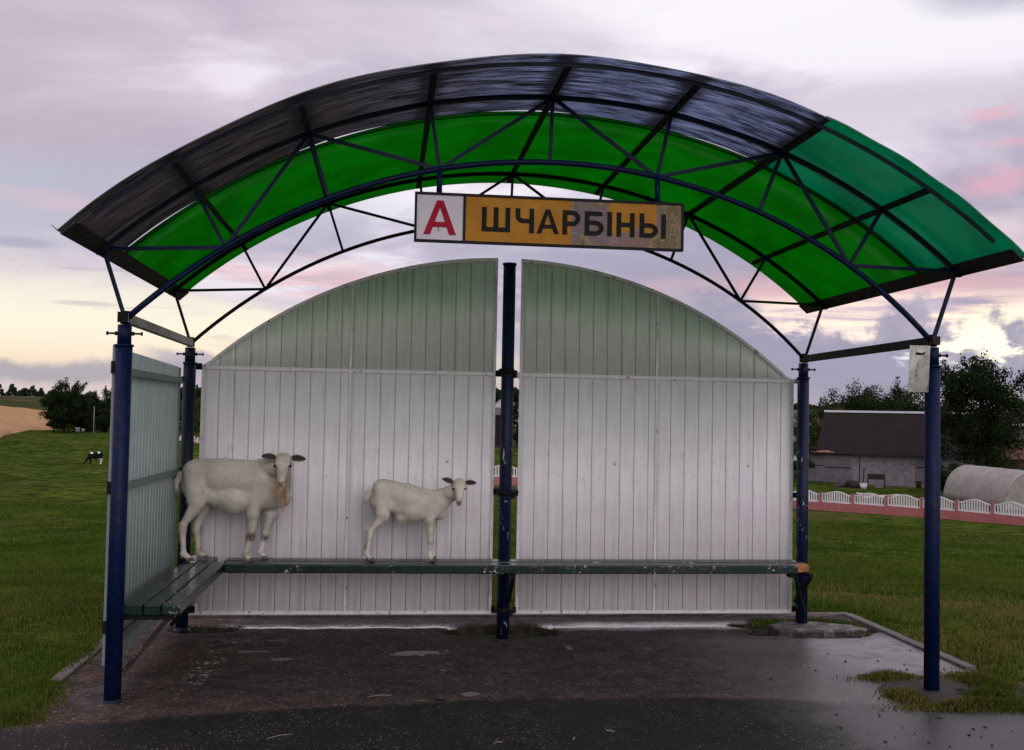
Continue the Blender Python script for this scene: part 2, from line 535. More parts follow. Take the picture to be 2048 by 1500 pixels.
# --- asphalt: apron under the shelter and the road in front
def mat_asphalt():
    m, g = material('wet_asphalt')
    p = g.pos()
    x, y, z = g.sep(p)
    flat = g.comb(x, y, 0.0)
    fine = g.noise(flat, 75, 4, .8)
    grit = g.voro(flat, 95)
    mid = g.noise(flat, 6, 5, .6, .4)
    big = g.noise(flat, 1.3, 5, .6, .6)
    wob = g.mul(g.sub(big, .5), .5)
    wob2 = g.mul(g.sub(mid, .5), .16)
    # brown grey apron
    apron = g.mix(g.ss(mid, .36, .64), (.048, .040, .037), (.074, .061, .056))
    apron = g.mix(g.mul(g.ss(big, .46, .62), .7), apron, (.038, .031, .028))
    # reddish silt that has washed along the edges of the apron
    edge = g.ss(g.m('ABSOLUTE', g.add(g.add(y, 2.17), wob)), .30, .02)
    left = g.ss(g.add(x, g.mul(wob, 1.2)), -1.55, -2.3)
    silt = g.mul(g.m('MAXIMUM', g.mul(edge, .75), left), g.ss(mid, .32, .62))
    apron = g.mix(g.mul(silt, .8), apron, (.105, .070, .054))
    # near-black asphalt in front of a curved edge
    road = g.mix(g.ss(mid, .35, .65), (.0105, .0092, .0085), (.017, .0148, .0135))
    lim = g.add(g.add(y, g.mul(g.m('POWER', g.m('ABSOLUTE', g.add(x, -.2)), 2.0), .055)), g.add(g.mul(wob, .25), g.mul(wob2, .35)))
    front_dark = g.ss(lim, -2.05, -2.16)
    c = g.mix(front_dark, apron, road)
    c = g.mix(g.mul(g.ss(fine, .35, .75), .55), g.mix(1.0, c, (.45, .45, .45), 'MULTIPLY'), g.mix(1.0, c, (1.9, 1.85, 1.8), 'MULTIPLY'))
    vn = g.node('ShaderNodeTexVoronoi'); g.put(vn.inputs['Vector'], flat); vn.inputs['Scale'].default_value = 62
    cell = g.sep(vn.outputs['Color'])[0]
    c = g.mix(.85, c, g.mix(1.0, c, g.ramp(cell, [(0, .60), (.55, .90), (.88, 1.25), (1, 2.4)]), 'MULTIPLY'))
    # scattered pale grit and dark crumbs
    sp = g.mul(g.ss(g.voro(flat, 26), .115, .06), g.ss(g.noise(flat, 2.3, 3, .6), .50, .62))
    sp2 = g.mul(g.ss(g.voro(flat, 52), .20, .10), g.ss(g.noise(flat, 2.1, 4, .7), .42, .60))
    c = g.mix(g.mul(sp, .7), c, (.55, .50, .48))
    c = g.mix(g.mul(sp2, .6), c, (.42, .37, .34))
    dk = g.mul(g.ss(g.voro(g.add_vec(flat), 17) if False else g.voro(g.scale(flat, (1.3, .9, 1)), 15), .10, .05), g.ss(g.noise(flat, .9, 3, .6), .52, .60))
    c = g.mix(g.mul(dk, .9), c, (.010, .008, .007))
    # whitewash sprayed along the foot of the wall
    wl = g.add(g.add(y, g.mul(wob2, .45)), g.mul(g.sub(g.noise(g.scale(flat, (1.6, 1, 1)), 2.0, 3, .5), .5), .14))
    line = g.m('MULTIPLY', g.ss(wl, -.010, .015), g.ss(wl, .090, .045))
    soft = g.mul(g.m('MULTIPLY', g.ss(wl, -.16, .03), g.ss(wl, .30, .05)), g.ss(x, .35, .7))
    within = g.mul(g.ss(x, -2.35, -2.1), g.ss(x, 2.12, 2.0))
    brk = g.ss(g.noise(g.scale(flat, (1, 2.2, 1)), 22, 5, .75), .34, .46)
    feather = g.mul(g.m('MULTIPLY', g.ss(wl, -.02, .03), g.ss(wl, .22, .06)), g.ss(g.noise(g.scale(flat, (1.6, .7, 1)), 48, 4, .8), .50, .58))
    line = g.m('MAXIMUM', line, g.mul(feather, .8))
    midgap = g.ss(g.m('ABSOLUTE', g.sub(x, -.05)), .28, .42)
    pw = g.m('MAXIMUM', g.mul(line, g.mul(brk, midgap)), g.mul(soft, g.ss(g.noise(flat, 70, 3, .8), .40, .62)))
    c = g.mix(g.mul(g.mul(pw, within), .95), c, (.78, .75, .76))
    # drips left of the bench
    dl = g.m('ABSOLUTE', g.add(g.add(x, 2.06), g.mul(g.add(y, 1.0), -.06)))
    dn = g.ss(g.noise(g.scale(flat, (1.3, 1, 1)), 26, 5, .7), .56, .60)
    drip = g.mul(g.ss(dl, .16, .0), g.mul(g.mul(dn, g.ss(mid, .42, .56)), g.mul(g.ss(y, -1.9, -1.7), g.ss(y, -.1, -.3))))
    c = g.mix(g.mul(drip, .85), c, (.60, .56, .54))

    # dried spills
    def spill(cx, cy, wx, wy, k=1.0, th=.55):
        a = g.m('DIVIDE', g.sub(x, cx), wx); b = g.m('DIVIDE', g.sub(y, cy), wy)
        r = g.add(g.m('SQRT', g.add(g.mul(a, a), g.mul(b, b))), g.add(g.mul(g.sub(mid, .5), 3.0), g.mul(g.sub(g.noise(flat, 19, 4, .6), .5), 1.8)))
        return g.mul(g.ss(r, th + .06, th - .02), k)
    s = spill(-.66, -.87, .30, .10)
    for q in ((-.547, -1.371, .07, .04), (-.40, -1.978, .09, .05), (-.72, -2.10, .12, .02), (-1.80, -.79, .18, .05), (-1.66, -.41, .16, .03),
              (-1.62, -1.02, .12, .06), (.40, -.70, .03, .16), (.98, -.77, .09, .02), (.27, -2.75, .03, .04)):
        s = g.m('MAXIMUM', s, spill(*q, k=.7))
    c = g.mix(g.mul(g.mul(s, g.ss(fine, .30, .55)), .62), c, (.30, .29, .285))
    # dusty pale corner near the right posts
    dusty = g.mul(g.ss(g.add(x, g.mul(wob, .8)), 2.0, 2.45), g.mul(g.ss(g.add(y, wob), -1.75, -1.35), g.ss(y, .0, -.45)))
    c = g.mix(g.mul(dusty, g.mul(g.ss(mid, .25, .60), .65)), c, (.21, .19, .195))
    # soil in the hollows
    hole = g.ss(z, -.006, -.022)
    c = g.mix(g.mul(hole, g.ss(y, -1.9, -1.5)), c, g.mix(g.ss(g.noise(flat, 14, 4, .7), .45, .6), (.016, .012, .009), (.026, .030, .010)))
    # wetness
    wetn = g.add(g.mul(g.sub(big, .5), 1.1), g.mul(g.sub(mid, .5), .35))
    right = g.mul(g.ss(g.add(x, g.mul(wetn, 1.0)), .7, 1.9), g.ss(y, -.1, -.6))
    gen = g.ss(wetn, .0, .25)
    wet = g.m('MAXIMUM', g.mul(gen, .22), g.mul(right, .78))
    wet = g.m('MAXIMUM', wet, g.mul(front_dark, .18))
    rough = g.m('SUBTRACT', .80, g.mul(wet, .52))
    rough = g.add(rough, g.mul(g.sub(fine, .5), .12))
    h = g.add(g.mul(fine, .5), g.add(g.mul(grit, .5), g.mul(mid, .6)))
    finish(g, principled(g, c, rough, g.bump(h, .35, .004), spec=g.add(.05, g.mul(wet, .45))).outputs[0])
    return m


M_ASPHALT = mat_asphalt()
PAD_L, PAD_R, PAD_B, ROAD_Y = -2.86, 3.0, .46, -2.52
HOLES = [(2.47, -.06, .60, .40), (-.02, -.13, .46, .28), (-2.30, .0, .28, .16)]


def hollow(x, y):
    dz = 0.0
    for i, (cx, cy, wx, wy) in enumerate(HOLES):
        r = math.hypot((x - cx) / wx, (y - cy) / wy)
        r += .30 * (mnoise.noise(Vector((x * 5, y * 5, i))))
        t = max(0.0, min(1.0, (1.02 - r) / .14))
        dz = max(dz, t * t * (3 - 2 * t))
    return dz


def asphalt_mesh():
    xs = np.concatenate([np.linspace(-16, PAD_L - .4, 30, endpoint=False), np.linspace(PAD_L - .4, PAD_R + .4, 190), np.linspace(PAD_R + .4, 16, 30)[1:]])
    ys = np.concatenate([np.linspace(-16, -3.2, 30, endpoint=False), np.linspace(-3.2, PAD_B, 120)])
    vid = {}; vs = []; fs = []

    def vert(i, j):
        if (i, j) not in vid:
            x, y = xs[i], ys[j]
            z = .0035 * mnoise.noise(Vector((x * 1.7, y * 1.7, 0))) + .003 * mnoise.noise(Vector((x * 6, y * 6, 3)))
            if PAD_L - .2 < x < PAD_R + .2 and y > -2: z -= .075 * hollow(x, y)
            vid[(i, j)] = len(vs); vs.append((x, y, z))
        return vid[(i, j)]
    for i in range(len(xs) - 1):
        for j in range(len(ys) - 1):
            xm, ym = (xs[i] + xs[i + 1]) / 2, (ys[j] + ys[j + 1]) / 2
            wig = .10 * mnoise.noise(Vector((xm * .9, 2.2, 0)))
            corner = .25 * max(0, 1 - abs(xm - PAD_L) / .5) + .3 * max(0, 1 - abs(xm - PAD_R) / .5)
            inside = (PAD_L < xm < PAD_R) or ym < ROAD_Y + wig + corner * 0
            if inside:
                fs.append((vert(i, j), vert(i + 1, j), vert(i + 1, j + 1), vert(i, j + 1)))
    return vs, fs


vs_, fs_ = asphalt_mesh()
pave = big_mesh('pavement', vs_, fs_, M_ASPHALT, smooth=True)
tag(pave, 'wet dark asphalt apron and road in front of the shelter', kind='structure')

m_conc, g = material('worn_concrete')
p = g.pos()
n1 = g.noise(p, 14, 5, .65); n2 = g.noise(p, 90, 3, .7)
c = g.mix(g.ss(n1, .35, .65), (.070, .060, .054), (.120, .105, .098))
finish(g, principled(g, c, .8, g.bump(g.add(n1, n2), .5, .006)).outputs[0])


def kerb_run(name, x0, y0, x1, y1, label):
    """a row of separate kerb stones"""
    L = math.hypot(x1 - x0, y1 - y0); n = max(1, round(L / 1.0))
    root = empty(name, (x0, y0, 0), 0)
    tag(root, label, 'kerb', kind=None)
    dx, dy = (x1 - x0) / L, (y1 - y0) / L
    for k in range(n):
        a, b = k * L / n + .004, (k + 1) * L / n - .004
        h = .022 + rnd.uniform(-.006, .004); t = rnd.uniform(-.006, .006)
        mb = MB()
        pts = []
        for s, w in ((a, -.04), (b, -.04), (b, .04), (a, .04)):
            pts.append((dx * s - dy * (w + t), dy * s + dx * (w + t)))
        mb.prism(pts, -.16, h, 'z')
        mb.build('kerb_stone', m_conc, root, bevel=.008)
    return root


kerb_run('kerb', PAD_L - .045, -1.62, PAD_L - .045, PAD_B, 'sunken concrete kerb edging the left side of the apron')
kerb_run('kerb', PAD_L - .08, PAD_B + .045, PAD_R + .08, PAD_B + .045, 'pale concrete kerb running behind the back wall panels')
kerb_run('kerb', PAD_R + .045, PAD_B, PAD_R + .045, -1.50, 'grey concrete kerb edging the right side of the apron')


# ------------------------------------------------------------------ paints and metals
def mat_paint(name, col, col2=None, rough=.4, chips=None, chip_amt=.0, scale=14, spec=.5, bump=.12):
    m, g = material(name)
    p = g.coord('Object')
    n1 = g.noise(p, scale, 5, .6)
    c = g.mix(g.ss(n1, .35, .65), col, col2 or tuple(v * .75 for v in col))
    if chips:
        n2 = g.noise(g.scale(p, (1, 1, .55)), 34, 5, .72)
        n3 = g.noise(p, 3.1, 3, .5)
        k = g.mul(g.ss(n2, .60 - chip_amt * .2, .63 - chip_amt * .2), g.ss(n3, .42, .58))
        c = g.mix(k, c, chips)
    finish(g, principled(g, c, g.add(rough, g.mul(g.sub(n1, .5), .2)), g.bump(g.noise(p, 60, 4, .6), bump, .002), spec=spec).outputs[0])
    return m


M_BLUE = mat_paint('blue_enamel', (.0018, .0095, .048), (.0014, .007, .033), .5, (.030, .018, .013), .06, spec=.16)
M_BLUE_SPLASH, g = material('blue_enamel_splashed')
p = g.coord('Object')
n1 = g.noise(p, 12, 5, .6)
c = g.mix(g.ss(n1, .35, .65), (.002, .008, .046), (.0015, .005, .028))
stre = g.noise(g.scale(p, (1, 1, .28)), 55, 4, .6, .8)
zz = g.sep(p)[2]
msk = g.mul(g.ss(stre, .65, .665), g.ss(g.noise(g.scale(p, (1, 1, 1)), 6, 2, .5), .46, .56))
msk = g.mul(msk, g.ss(zz, 1.7, 1.2))
c = g.mix(msk, c, (.60, .58, .60))
finish(g, principled(g, c, .5, g.bump(n1, .1, .002), spec=.3).outputs[0])
M_NAVY = mat_paint('dark_blue_steel', (.004, .009, .030), (.003, .006, .016), .55, spec=.25)
M_DARK = mat_paint('blackened_steel', (.007, .007, .009), (.011, .009, .009), .7, spec=.12)
M_PEEL = mat_paint('peeling_white_steel', (.34, .31, .28), (.42, .39, .36), .7, (.10, .055, .035), .5, 9)
M_RUSTY = mat_paint('rusty_dark_steel', (.022, .018, .017), (.036, .027, .023), .75, (.12, .10, .09), .08, spec=.15)
M_GALV = mat_paint('grey_zinc', (.16, .19, .20), (.20, .23, .24), .45, None, 0, 8)


def mat_sheet(name, a, b, dirt, dirt_amt, period):
    """white painted profiled steel, grime settled in the grooves and rain streaks"""
    m, g = material(name)
    p = g.coord('Object')
    x, y, z = g.sep(p)
    n1 = g.noise(p, 5, 5, .6)
    st = g.noise(g.scale(p, (6, 6, .5)), 4, 5, .65)
    sc = g.noise(g.scale(p, (1, 1, .35)), 38, 5, .7, .6)
    c = g.mix(g.ss(n1, .35, .65), a, b)
    c = g.mix(g.mul(g.ss(st, .50, .72), dirt_amt), c, dirt)
    k = g.mul(g.ss(sc, .635, .68), g.ss(g.noise(p, 2.0, 3, .6), .46, .60))
    c = g.mix(g.mul(k, .7), c, tuple(v * .5 for v in dirt))
    spots = g.mul(g.ss(g.voro(g.scale(p, (1, 1, .7)), 34), .10, .05), g.ss(g.noise(p, 3.3, 2, .5), .5, .6))
    c = g.mix(g.mul(spots, .6), c, tuple(v * .4 for v in dirt))
    # grime line in the groove (object x is measured from a sheet edge)
    gr = g.m('ABSOLUTE', g.sub(g.m('FRACT', g.m('DIVIDE', x, period)), .955))
    jit = g.ss(g.noise(g.scale(p, (3, 3, 1)), 30, 4, .7), .30, .55)
    c = g.mix(g.mul(g.ss(gr, .050, .015), g.add(.12, g.mul(jit, .35))), c, tuple(v * .45 for v in dirt))
    finish(g, principled(g, c, .42, g.bump(g.add(g.mul(g.noise(p, 30, 4, .6), .1), g.noise(g.scale(p, (1, 1, .5)), 2.6, 3, .5)), .5, .025), spec=.4).outputs[0])
    return m


PER = .1165
M_SHEET = mat_sheet('white_profiled_steel', (.78, .735, .765), (.83, .79, .815), (.38, .34, .33), .28, PER)
M_SHEET_TOP_LIT = mat_sheet('white_profiled_steel_green_lit', (.66, .71, .64), (.72, .76, .70), (.30, .35, .27), .5, PER)  # green light falling through the roof is tinted into base and dirt colours
M_WFRAME = mat_paint('white_frame_paint', (.64, .61, .62), (.72, .69, .70), .5, (.20, .15, .12), .12)
M_SIDE = mat_sheet('grey_green_profiled_steel', (.44, .53, .51), (.50, .59, .57), (.24, .28, .25), .4, .0905)
M_SIDE_RAIL = mat_paint('grey_green_rail', (.16, .21, .20), (.13, .17, .165), .5)

# ------------------------------------------------------------------ the shelter
W2, DEP, HP = 2.456, 2.054, 2.18
LX, RX = -W2, W2
UR, UC = 3.884, -.281
LR, LC = 3.44, -.235
ROT = .010
PR = .047      # post radius
shelter = empty('bus_shelter', (0, 0, 0))
tag(shelter, 'bus shelter of blue posts with an arched green roof and white sheet back wall', 'bus shelter')


def up_pt(t, y, dr=0.0):
    x = (UR + dr) * math.sin(t)
    return (x + .01, y, UC + (UR + dr) * math.cos(t) + ROT * x)


def lo_pt(x, y):
    return (x, y, LC + math.sqrt(LR * LR - x * x) + ROT * x * (1 - abs(x / W2) ** 6))


NODE_T = [-.733, -.573, -.383, -.192, 0, .192, .383, .573, .733]
NODE_LX = [None, -1.905, -1.317, -.667, 0, .667, 1.317, 1.905, None]


def disc(mb, c, r, z0, z1, n=20):
    mb.tube([(c[0], c[1], z0), (c[0], c[1], z1)], r, n)


def corner_post(x, y, m, tilt=0.0):
    mb = MB()
    disc(mb, (0, 0), PR, -.06, HP - .15)
    disc(mb, (0, 0), PR + .007, HP - .16, HP - .148)
    disc(mb, (0, 0), PR - .008, HP - .148, HP - .035)
    o = mb.build('post', m, shelter, loc=(x, y, 0))
    b = MB()
    zb = HP - .085
    b.tube([(-PR - .045, 0, zb), (PR + .045, 0, zb)], .006, 8)
    for s in (-1, 1):
        b.tube([(s * (PR + .045), 0, zb), (s * (PR + .053), 0, zb)], .013, 6)
        b.tube([(s * (PR - .008), 0, zb), (s * (PR + .006), 0, zb)], .013, 6)
    b.build('bolt', M_NAVY, o)
    w = MB()
    for k in range(7):
        t0, t1 = k / 7, (k + 1) / 7
        w.tube([(0, 0, -.005 + t0 * .025), (0, 0, -.005 + t1 * .025)], [PR + .02 * (1 - t0) ** 2, PR + .02 * (1 - t1) ** 2], 16, caps=False)
    w.build('post_base', M_NAVY, o)
    return o


corner_post(LX, -DEP, M_BLUE)
corner_post(RX, -DEP, M_BLUE)
corner_post(LX + .0, 0, M_NAVY)
corner_post(RX - .01, 0, M_BLUE_SPLASH)
mb = MB(); disc(mb, (0, 0), .050, -.08, 2.868, 24); disc(mb, (0, 0), .056, 2.868, 2.884, 24)
mid_post = mb.build('post', M_BLUE_SPLASH, shelter, loc=(0, 0, 0))
mid_post['label'] = 'tall free standing middle post between the two wall panels'

# truss frames
for y, ml, ms, nm in ((-DEP, M_BLUE, M_BLUE, 'front'), (0.0, M_DARK, M_DARK, 'rear')):
    tr = MB()
    N = 56
    t0 = .743
    tr.tube([up_pt(-t0 + 2 * t0 * i / N, y) for i in range(N + 1)], (.014, .014), square=True)
    truss = tr.build('truss', ms if nm == 'rear' else M_NAVY, shelter)
    c = MB()
    c.tube([lo_pt(-W2 + 2 * W2 * i / N, y) for i in range(N + 1)], .018 if nm == 'front' else .014, 10)
    c.build('lower_chord', ml, truss)
    U = [Vector(up_pt(t, y)) for t in NODE_T]
    L = [None] + [Vector(lo_pt(x, y)) for x in NODE_LX[1:8]] + [None]
    ends = (Vector((LX, y, HP)), Vector((RX, y, HP)))
    segs = [(U[0], ends[0]), (U[8], ends[1]), (U[0], L[1]), (L[1], U[2]), (U[2], L[3]), (L[3], U[4]), (U[4], L[5]), (L[5], U[6]), (U[6], L[7]), (L[7], U[8])]
    segs += [(U[k], L[k]) for k in range(1, 8)]
    r = .0105 if nm == 'front' else .0095
    for a, b in segs:
        s = MB(); s.tube([a, b], (r, r), square=True, up=(0, 1, 0))
        s.build('strut', ms, truss)
    for e, sx_ in ((ends[0], 1), (ends[1], -1)):
        k = MB(); k.tube([e + Vector((0, 0, -.03)), e + Vector((0, 0, .045))], .027, 10)
        k.build('foot_socket', M_NAVY, truss)

# purlins across the two trusses
for k in range(1, 8):
    t = NODE_T[k]
    a = Vector(up_pt(t, -2.635, .004)); b = Vector(up_pt(t, .30, .004))
    nrm = Vector((math.sin(t), 0, math.cos(t)))
    s = MB(); s.tube([a, b], (.019 if k in (6,) else .016, .012), square=True, up=nrm)
    s.build('purlin', M_DARK, shelter)
# thin bow along the front ends of the purlins
s = MB(); s.tube([up_pt(-.70 + 1.40 * i / 50, -2.63, .010) for i in range(51)], (.010, .008), square=True, up=(0, 1, 0))
s.build('front_bow', M_NAVY, shelter)
# wide dark edge angles at both ends of the arch
for sgn in (-1, 1):
    q = MB()
    t_a, t_b = sgn * .721, sgn * .746
    a0, a1 = up_pt(t_a, -2.71, .016), up_pt(t_b, -2.71, .016)
    b0, b1 = up_pt(t_a, .44, .016), up_pt(t_b, .44, .016)
    nn = Vector((math.sin(t_b), 0, math.cos(t_b))) * .010
    P8 = [Vector(v) - nn for v in (a0, a1, b1, b0)] + [Vector(v) + nn * .1 for v in (a0, a1, b1, b0)]
    q.v = [tuple(v) for v in P8]
    q.f = [(0, 1, 2, 3), (7, 6, 5, 4), (0, 4, 5, 1), (1, 5, 6, 2), (2, 6, 7, 3), (3, 7, 4, 0)]; q.s = [0] * 6
    q.build('edge_angle', M_RUSTY, shelter)
    # little welded bracket under the end
    for yy in (-DEP, 0):
        bb = MB(); c0 = Vector(up_pt(sgn * .735, yy)); bb.box(c0.x - .03, c0.x + .03, yy - .02, yy + .02, c0.z - .03, c0.z - .005)
        bb.build('bracket', M_DARK, shelter)


def mat_poly(name, trans, glossc=(.8, .8, .8), see=.10, streak=None, grime=.25):
    m, g = material(name)
    p = g.coord('Object')
    x, y, z = g.sep(p)
    th = g.m('ARCTAN2', x, g.sub(z, UC))
    uv = g.comb(g.mul(th, 3.9), y, 0.0)
    n1 = g.noise(uv, 2.2, 5, .6, .4)
    n2 = g.noise(g.scale(uv, (1, 7, 1)), 3.0, 4, .6)
    c = g.mix(g.ss(n1, .30, .70), tuple(v * (1 - grime) for v in trans), trans)
    c = g.mix(g.mul(g.ss(n2, .45, .70), .35), c, tuple(v * .7 for v in trans))
    if streak:
        s1 = g.noise(g.scale(uv, (1.5, 34, 1)), 2.6, 5, .7, .1)
        s2 = g.noise(g.scale(uv, (1.3, 70, 1)), 3.0, 4, .7)
        s3 = g.noise(g.scale(uv, (.9, 6, 1)), 2.0, 5, .65)
        k = g.add(g.add(g.mul(s1, .5), g.mul(s2, .3)), g.mul(s3, .2))
        side = g.ss(th, -.42, .12)
        base = g.mix(side, streak[1], streak[2])
        c = g.mix(g.ss(k, .455, .535), streak[0], base)
        # moss and soot next to the purlins
        for t in NODE_T[1:7]:
            near = g.m('ABSOLUTE', g.sub(th, t))
            c = g.mix(g.mul(g.ss(g.add(near, g.mul(g.sub(s1, .5), .10)), .030, .012), .75), c, streak[0])
    tr = g.node('ShaderNodeBsdfTranslucent'); g.put(tr.inputs[0], c)
    tp = g.node('ShaderNodeBsdfTransparent'); g.put(tp.inputs[0], c)
    df = g.node('ShaderNodeBsdfDiffuse'); g.put(df.inputs[0], g.mix(1.0, c, (.35, .35, .35), 'MULTIPLY'))
    gl = g.node('ShaderNodeBsdfGlossy'); g.put(gl.inputs[0], glossc); gl.inputs['Roughness'].default_value = .28
    a = g.node('ShaderNodeMixShader'); a.inputs[0].default_value = see; g.put(a.inputs[1], tr.outputs[0]); g.put(a.inputs[2], tp.outputs[0])
    b = g.node('ShaderNodeMixShader'); b.inputs[0].default_value = .18; g.put(b.inputs[1], a.outputs[0]); g.put(b.inputs[2], df.outputs[0])
    c2 = g.node('ShaderNodeMixShader'); c2.inputs[0].default_value = .035; g.put(c2.inputs[1], b.outputs[0]); g.put(c2.inputs[2], gl.outputs[0])
    finish(g, c2.outputs[0])
    return m


M_GREEN = mat_poly('green_polycarbonate', (.004, .40, .034))
M_TEAL = mat_poly('teal_polycarbonate', (.008, .42, .25))
M_SOOT = mat_poly('sooted_polycarbonate', (.3, .3, .3), streak=((.075, .075, .085), (.23, .215, .205), (.44, .50, .64)), see=.04)


def roof_sheet(name, t0, t1, y0, y1, dr, m, sag=0.0, label=None):
    nt = max(6, int((t1 - t0) * 60)); ny = 6
    vs = []; fs = []
    for side in (0, 1):
        for i in range(nt + 1):
            t = t0 + (t1 - t0) * i / nt
            for j in range(ny + 1):
                y = y0 + (y1 - y0) * j / ny
                e = sag * math.sin(i / nt * math.pi * 7) * (1 if j in (0, ny) else .2)
                vs.append(up_pt(t, y, dr + e + side * .006))
    n = (nt + 1) * (ny + 1); q = ny + 1
    for i in range(nt):
        for j in range(ny):
            a = i * q + j
            fs.append((a, a + 1, a + q + 1, a + q)); fs.append((n + a, n + a + q, n + a + q + 1, n + a + 1))
    for i in range(nt):
        a = i * q
        fs.append((a, a + q, n + a + q, n + a)); a += ny; fs.append((a, n + a, n + a + q, a + q))
    for j in range(ny):
        fs.append((j, n + j, n + j + 1, j + 1)); a = nt * q + j; fs.append((a, a + 1, n + a + 1, n + a))
    o = big_mesh(name, vs, fs, m, shelter, smooth=True)
    me = o.data
    fl = np.ones(len(fs), bool); fl[2 * nt * ny:] = False
    me.polygons.foreach_set('use_smooth', fl)
    if label: o['label'] = label
    return o


roof_sheet('roof_sheet', -.746, .746, -1.665, .43, .020, M_GREEN, label='bright green translucent roof sheet over the back of the shelter')
roof_sheet('roof_sheet', -.746, .388, -2.715, -1.650, .030, M_SOOT, .006, label='blackened streaky roof sheet along the front edge')
roof_sheet('roof_sheet', .380, .746, -2.715, -1.610, .038, M_TEAL, .003, label='teal green roof sheet at the front right end')
# strip that clips the seam between front and back sheets
s = MB(); s.tube([up_pt(-.74 + 1.48 * i / 50, -1.64, .012) for i in range(51)], (.004, .004), square=True, up=(0, 1, 0))
s.build('seam_profile', M_DARK, shelter)
# bent corner of the front sheet
q = MB(); c0 = Vector(up_pt(-.746, -2.70, .03))
q.v = [tuple(c0 + Vector(v)) for v in ((0, 0, 0), (-.035, -.01, .03), (-.01, .03, .002), (0, 0, .006), (-.035, -.01, .036), (-.01, .03, .008))]
q.f = [(0, 2, 1), (3, 4, 5), (0, 1, 4, 3), (1, 2, 5, 4), (2, 0, 3, 5)]; q.s = [0] * 5
q.build('bent_clip', M_GALV, shelter)

# side beams on top of the posts
for x, m in ((LX, M_PEEL), (RX, M_RUSTY)):
    b = MB(); b.tube([(x, -DEP - .055, HP + .005), (x, .055, HP + .002)], (.024, .027), square=True)
    b.build('side_beam', m, shelter, bevel=.003)
    if x < 0:
        c = MB(); c.box(x - .028, x + .028, -DEP - .062, -DEP - .048, HP - .025, HP + .035)
        c.build('end_cap', M_DARK, shelter)


# profiled sheets -------------------------------------------------------
def profile(w, per, depth, start=0.0):
    """outline of the sheet face across its width: wide crest, bevel, pan, sharp groove"""
    pts = []
    k = 0
    shape = [(0, 0), (.30, 0), (.42, depth * .45), (.60, depth * .45), (.72, 0), (.935, 0), (.945, depth), (.965, depth), (.975, 0)]
    while True:
        for fx, dy in shape:
            x = (k + fx) * per
            if x >= w:
                pts.append((w, 0)); return pts
            pts.append((x, dy))
        k += 1


def profiled_sheet(name, w, z0, ztop, per, depth, m, parent, loc, rz=0.0, flip=False):
    P = profile(w, per, depth)
    vs = []; fs = []
    for x, dy in P:
        zt = ztop(x)
        for z in (z0, zt):
            vs.append((x, dy, z)); vs.append((x, dy + .0012, z))
    for i in range(len(P) - 1):
        a = i * 4; b = a + 4
        fs += [(a, b, b + 2, a + 2), (a + 1, a + 3, b + 3, b + 1), (a + 2, b + 2, b + 3, a + 3), (a, a + 1, b + 1, b)]
    e = (len(P) - 1) * 4
    fs += [(0, 2, 3, 1), (e, e + 1, e + 3, e + 2)]
    o = big_mesh(name, vs, fs, m, parent)
    o.location = loc; o.rotation_euler = (0, 0, rz)
    return o


PARC_R, PARC_C = 3.48, -.56


def arc_top(x):
    return PARC_C + math.sqrt(max(.01, PARC_R ** 2 - x * x))


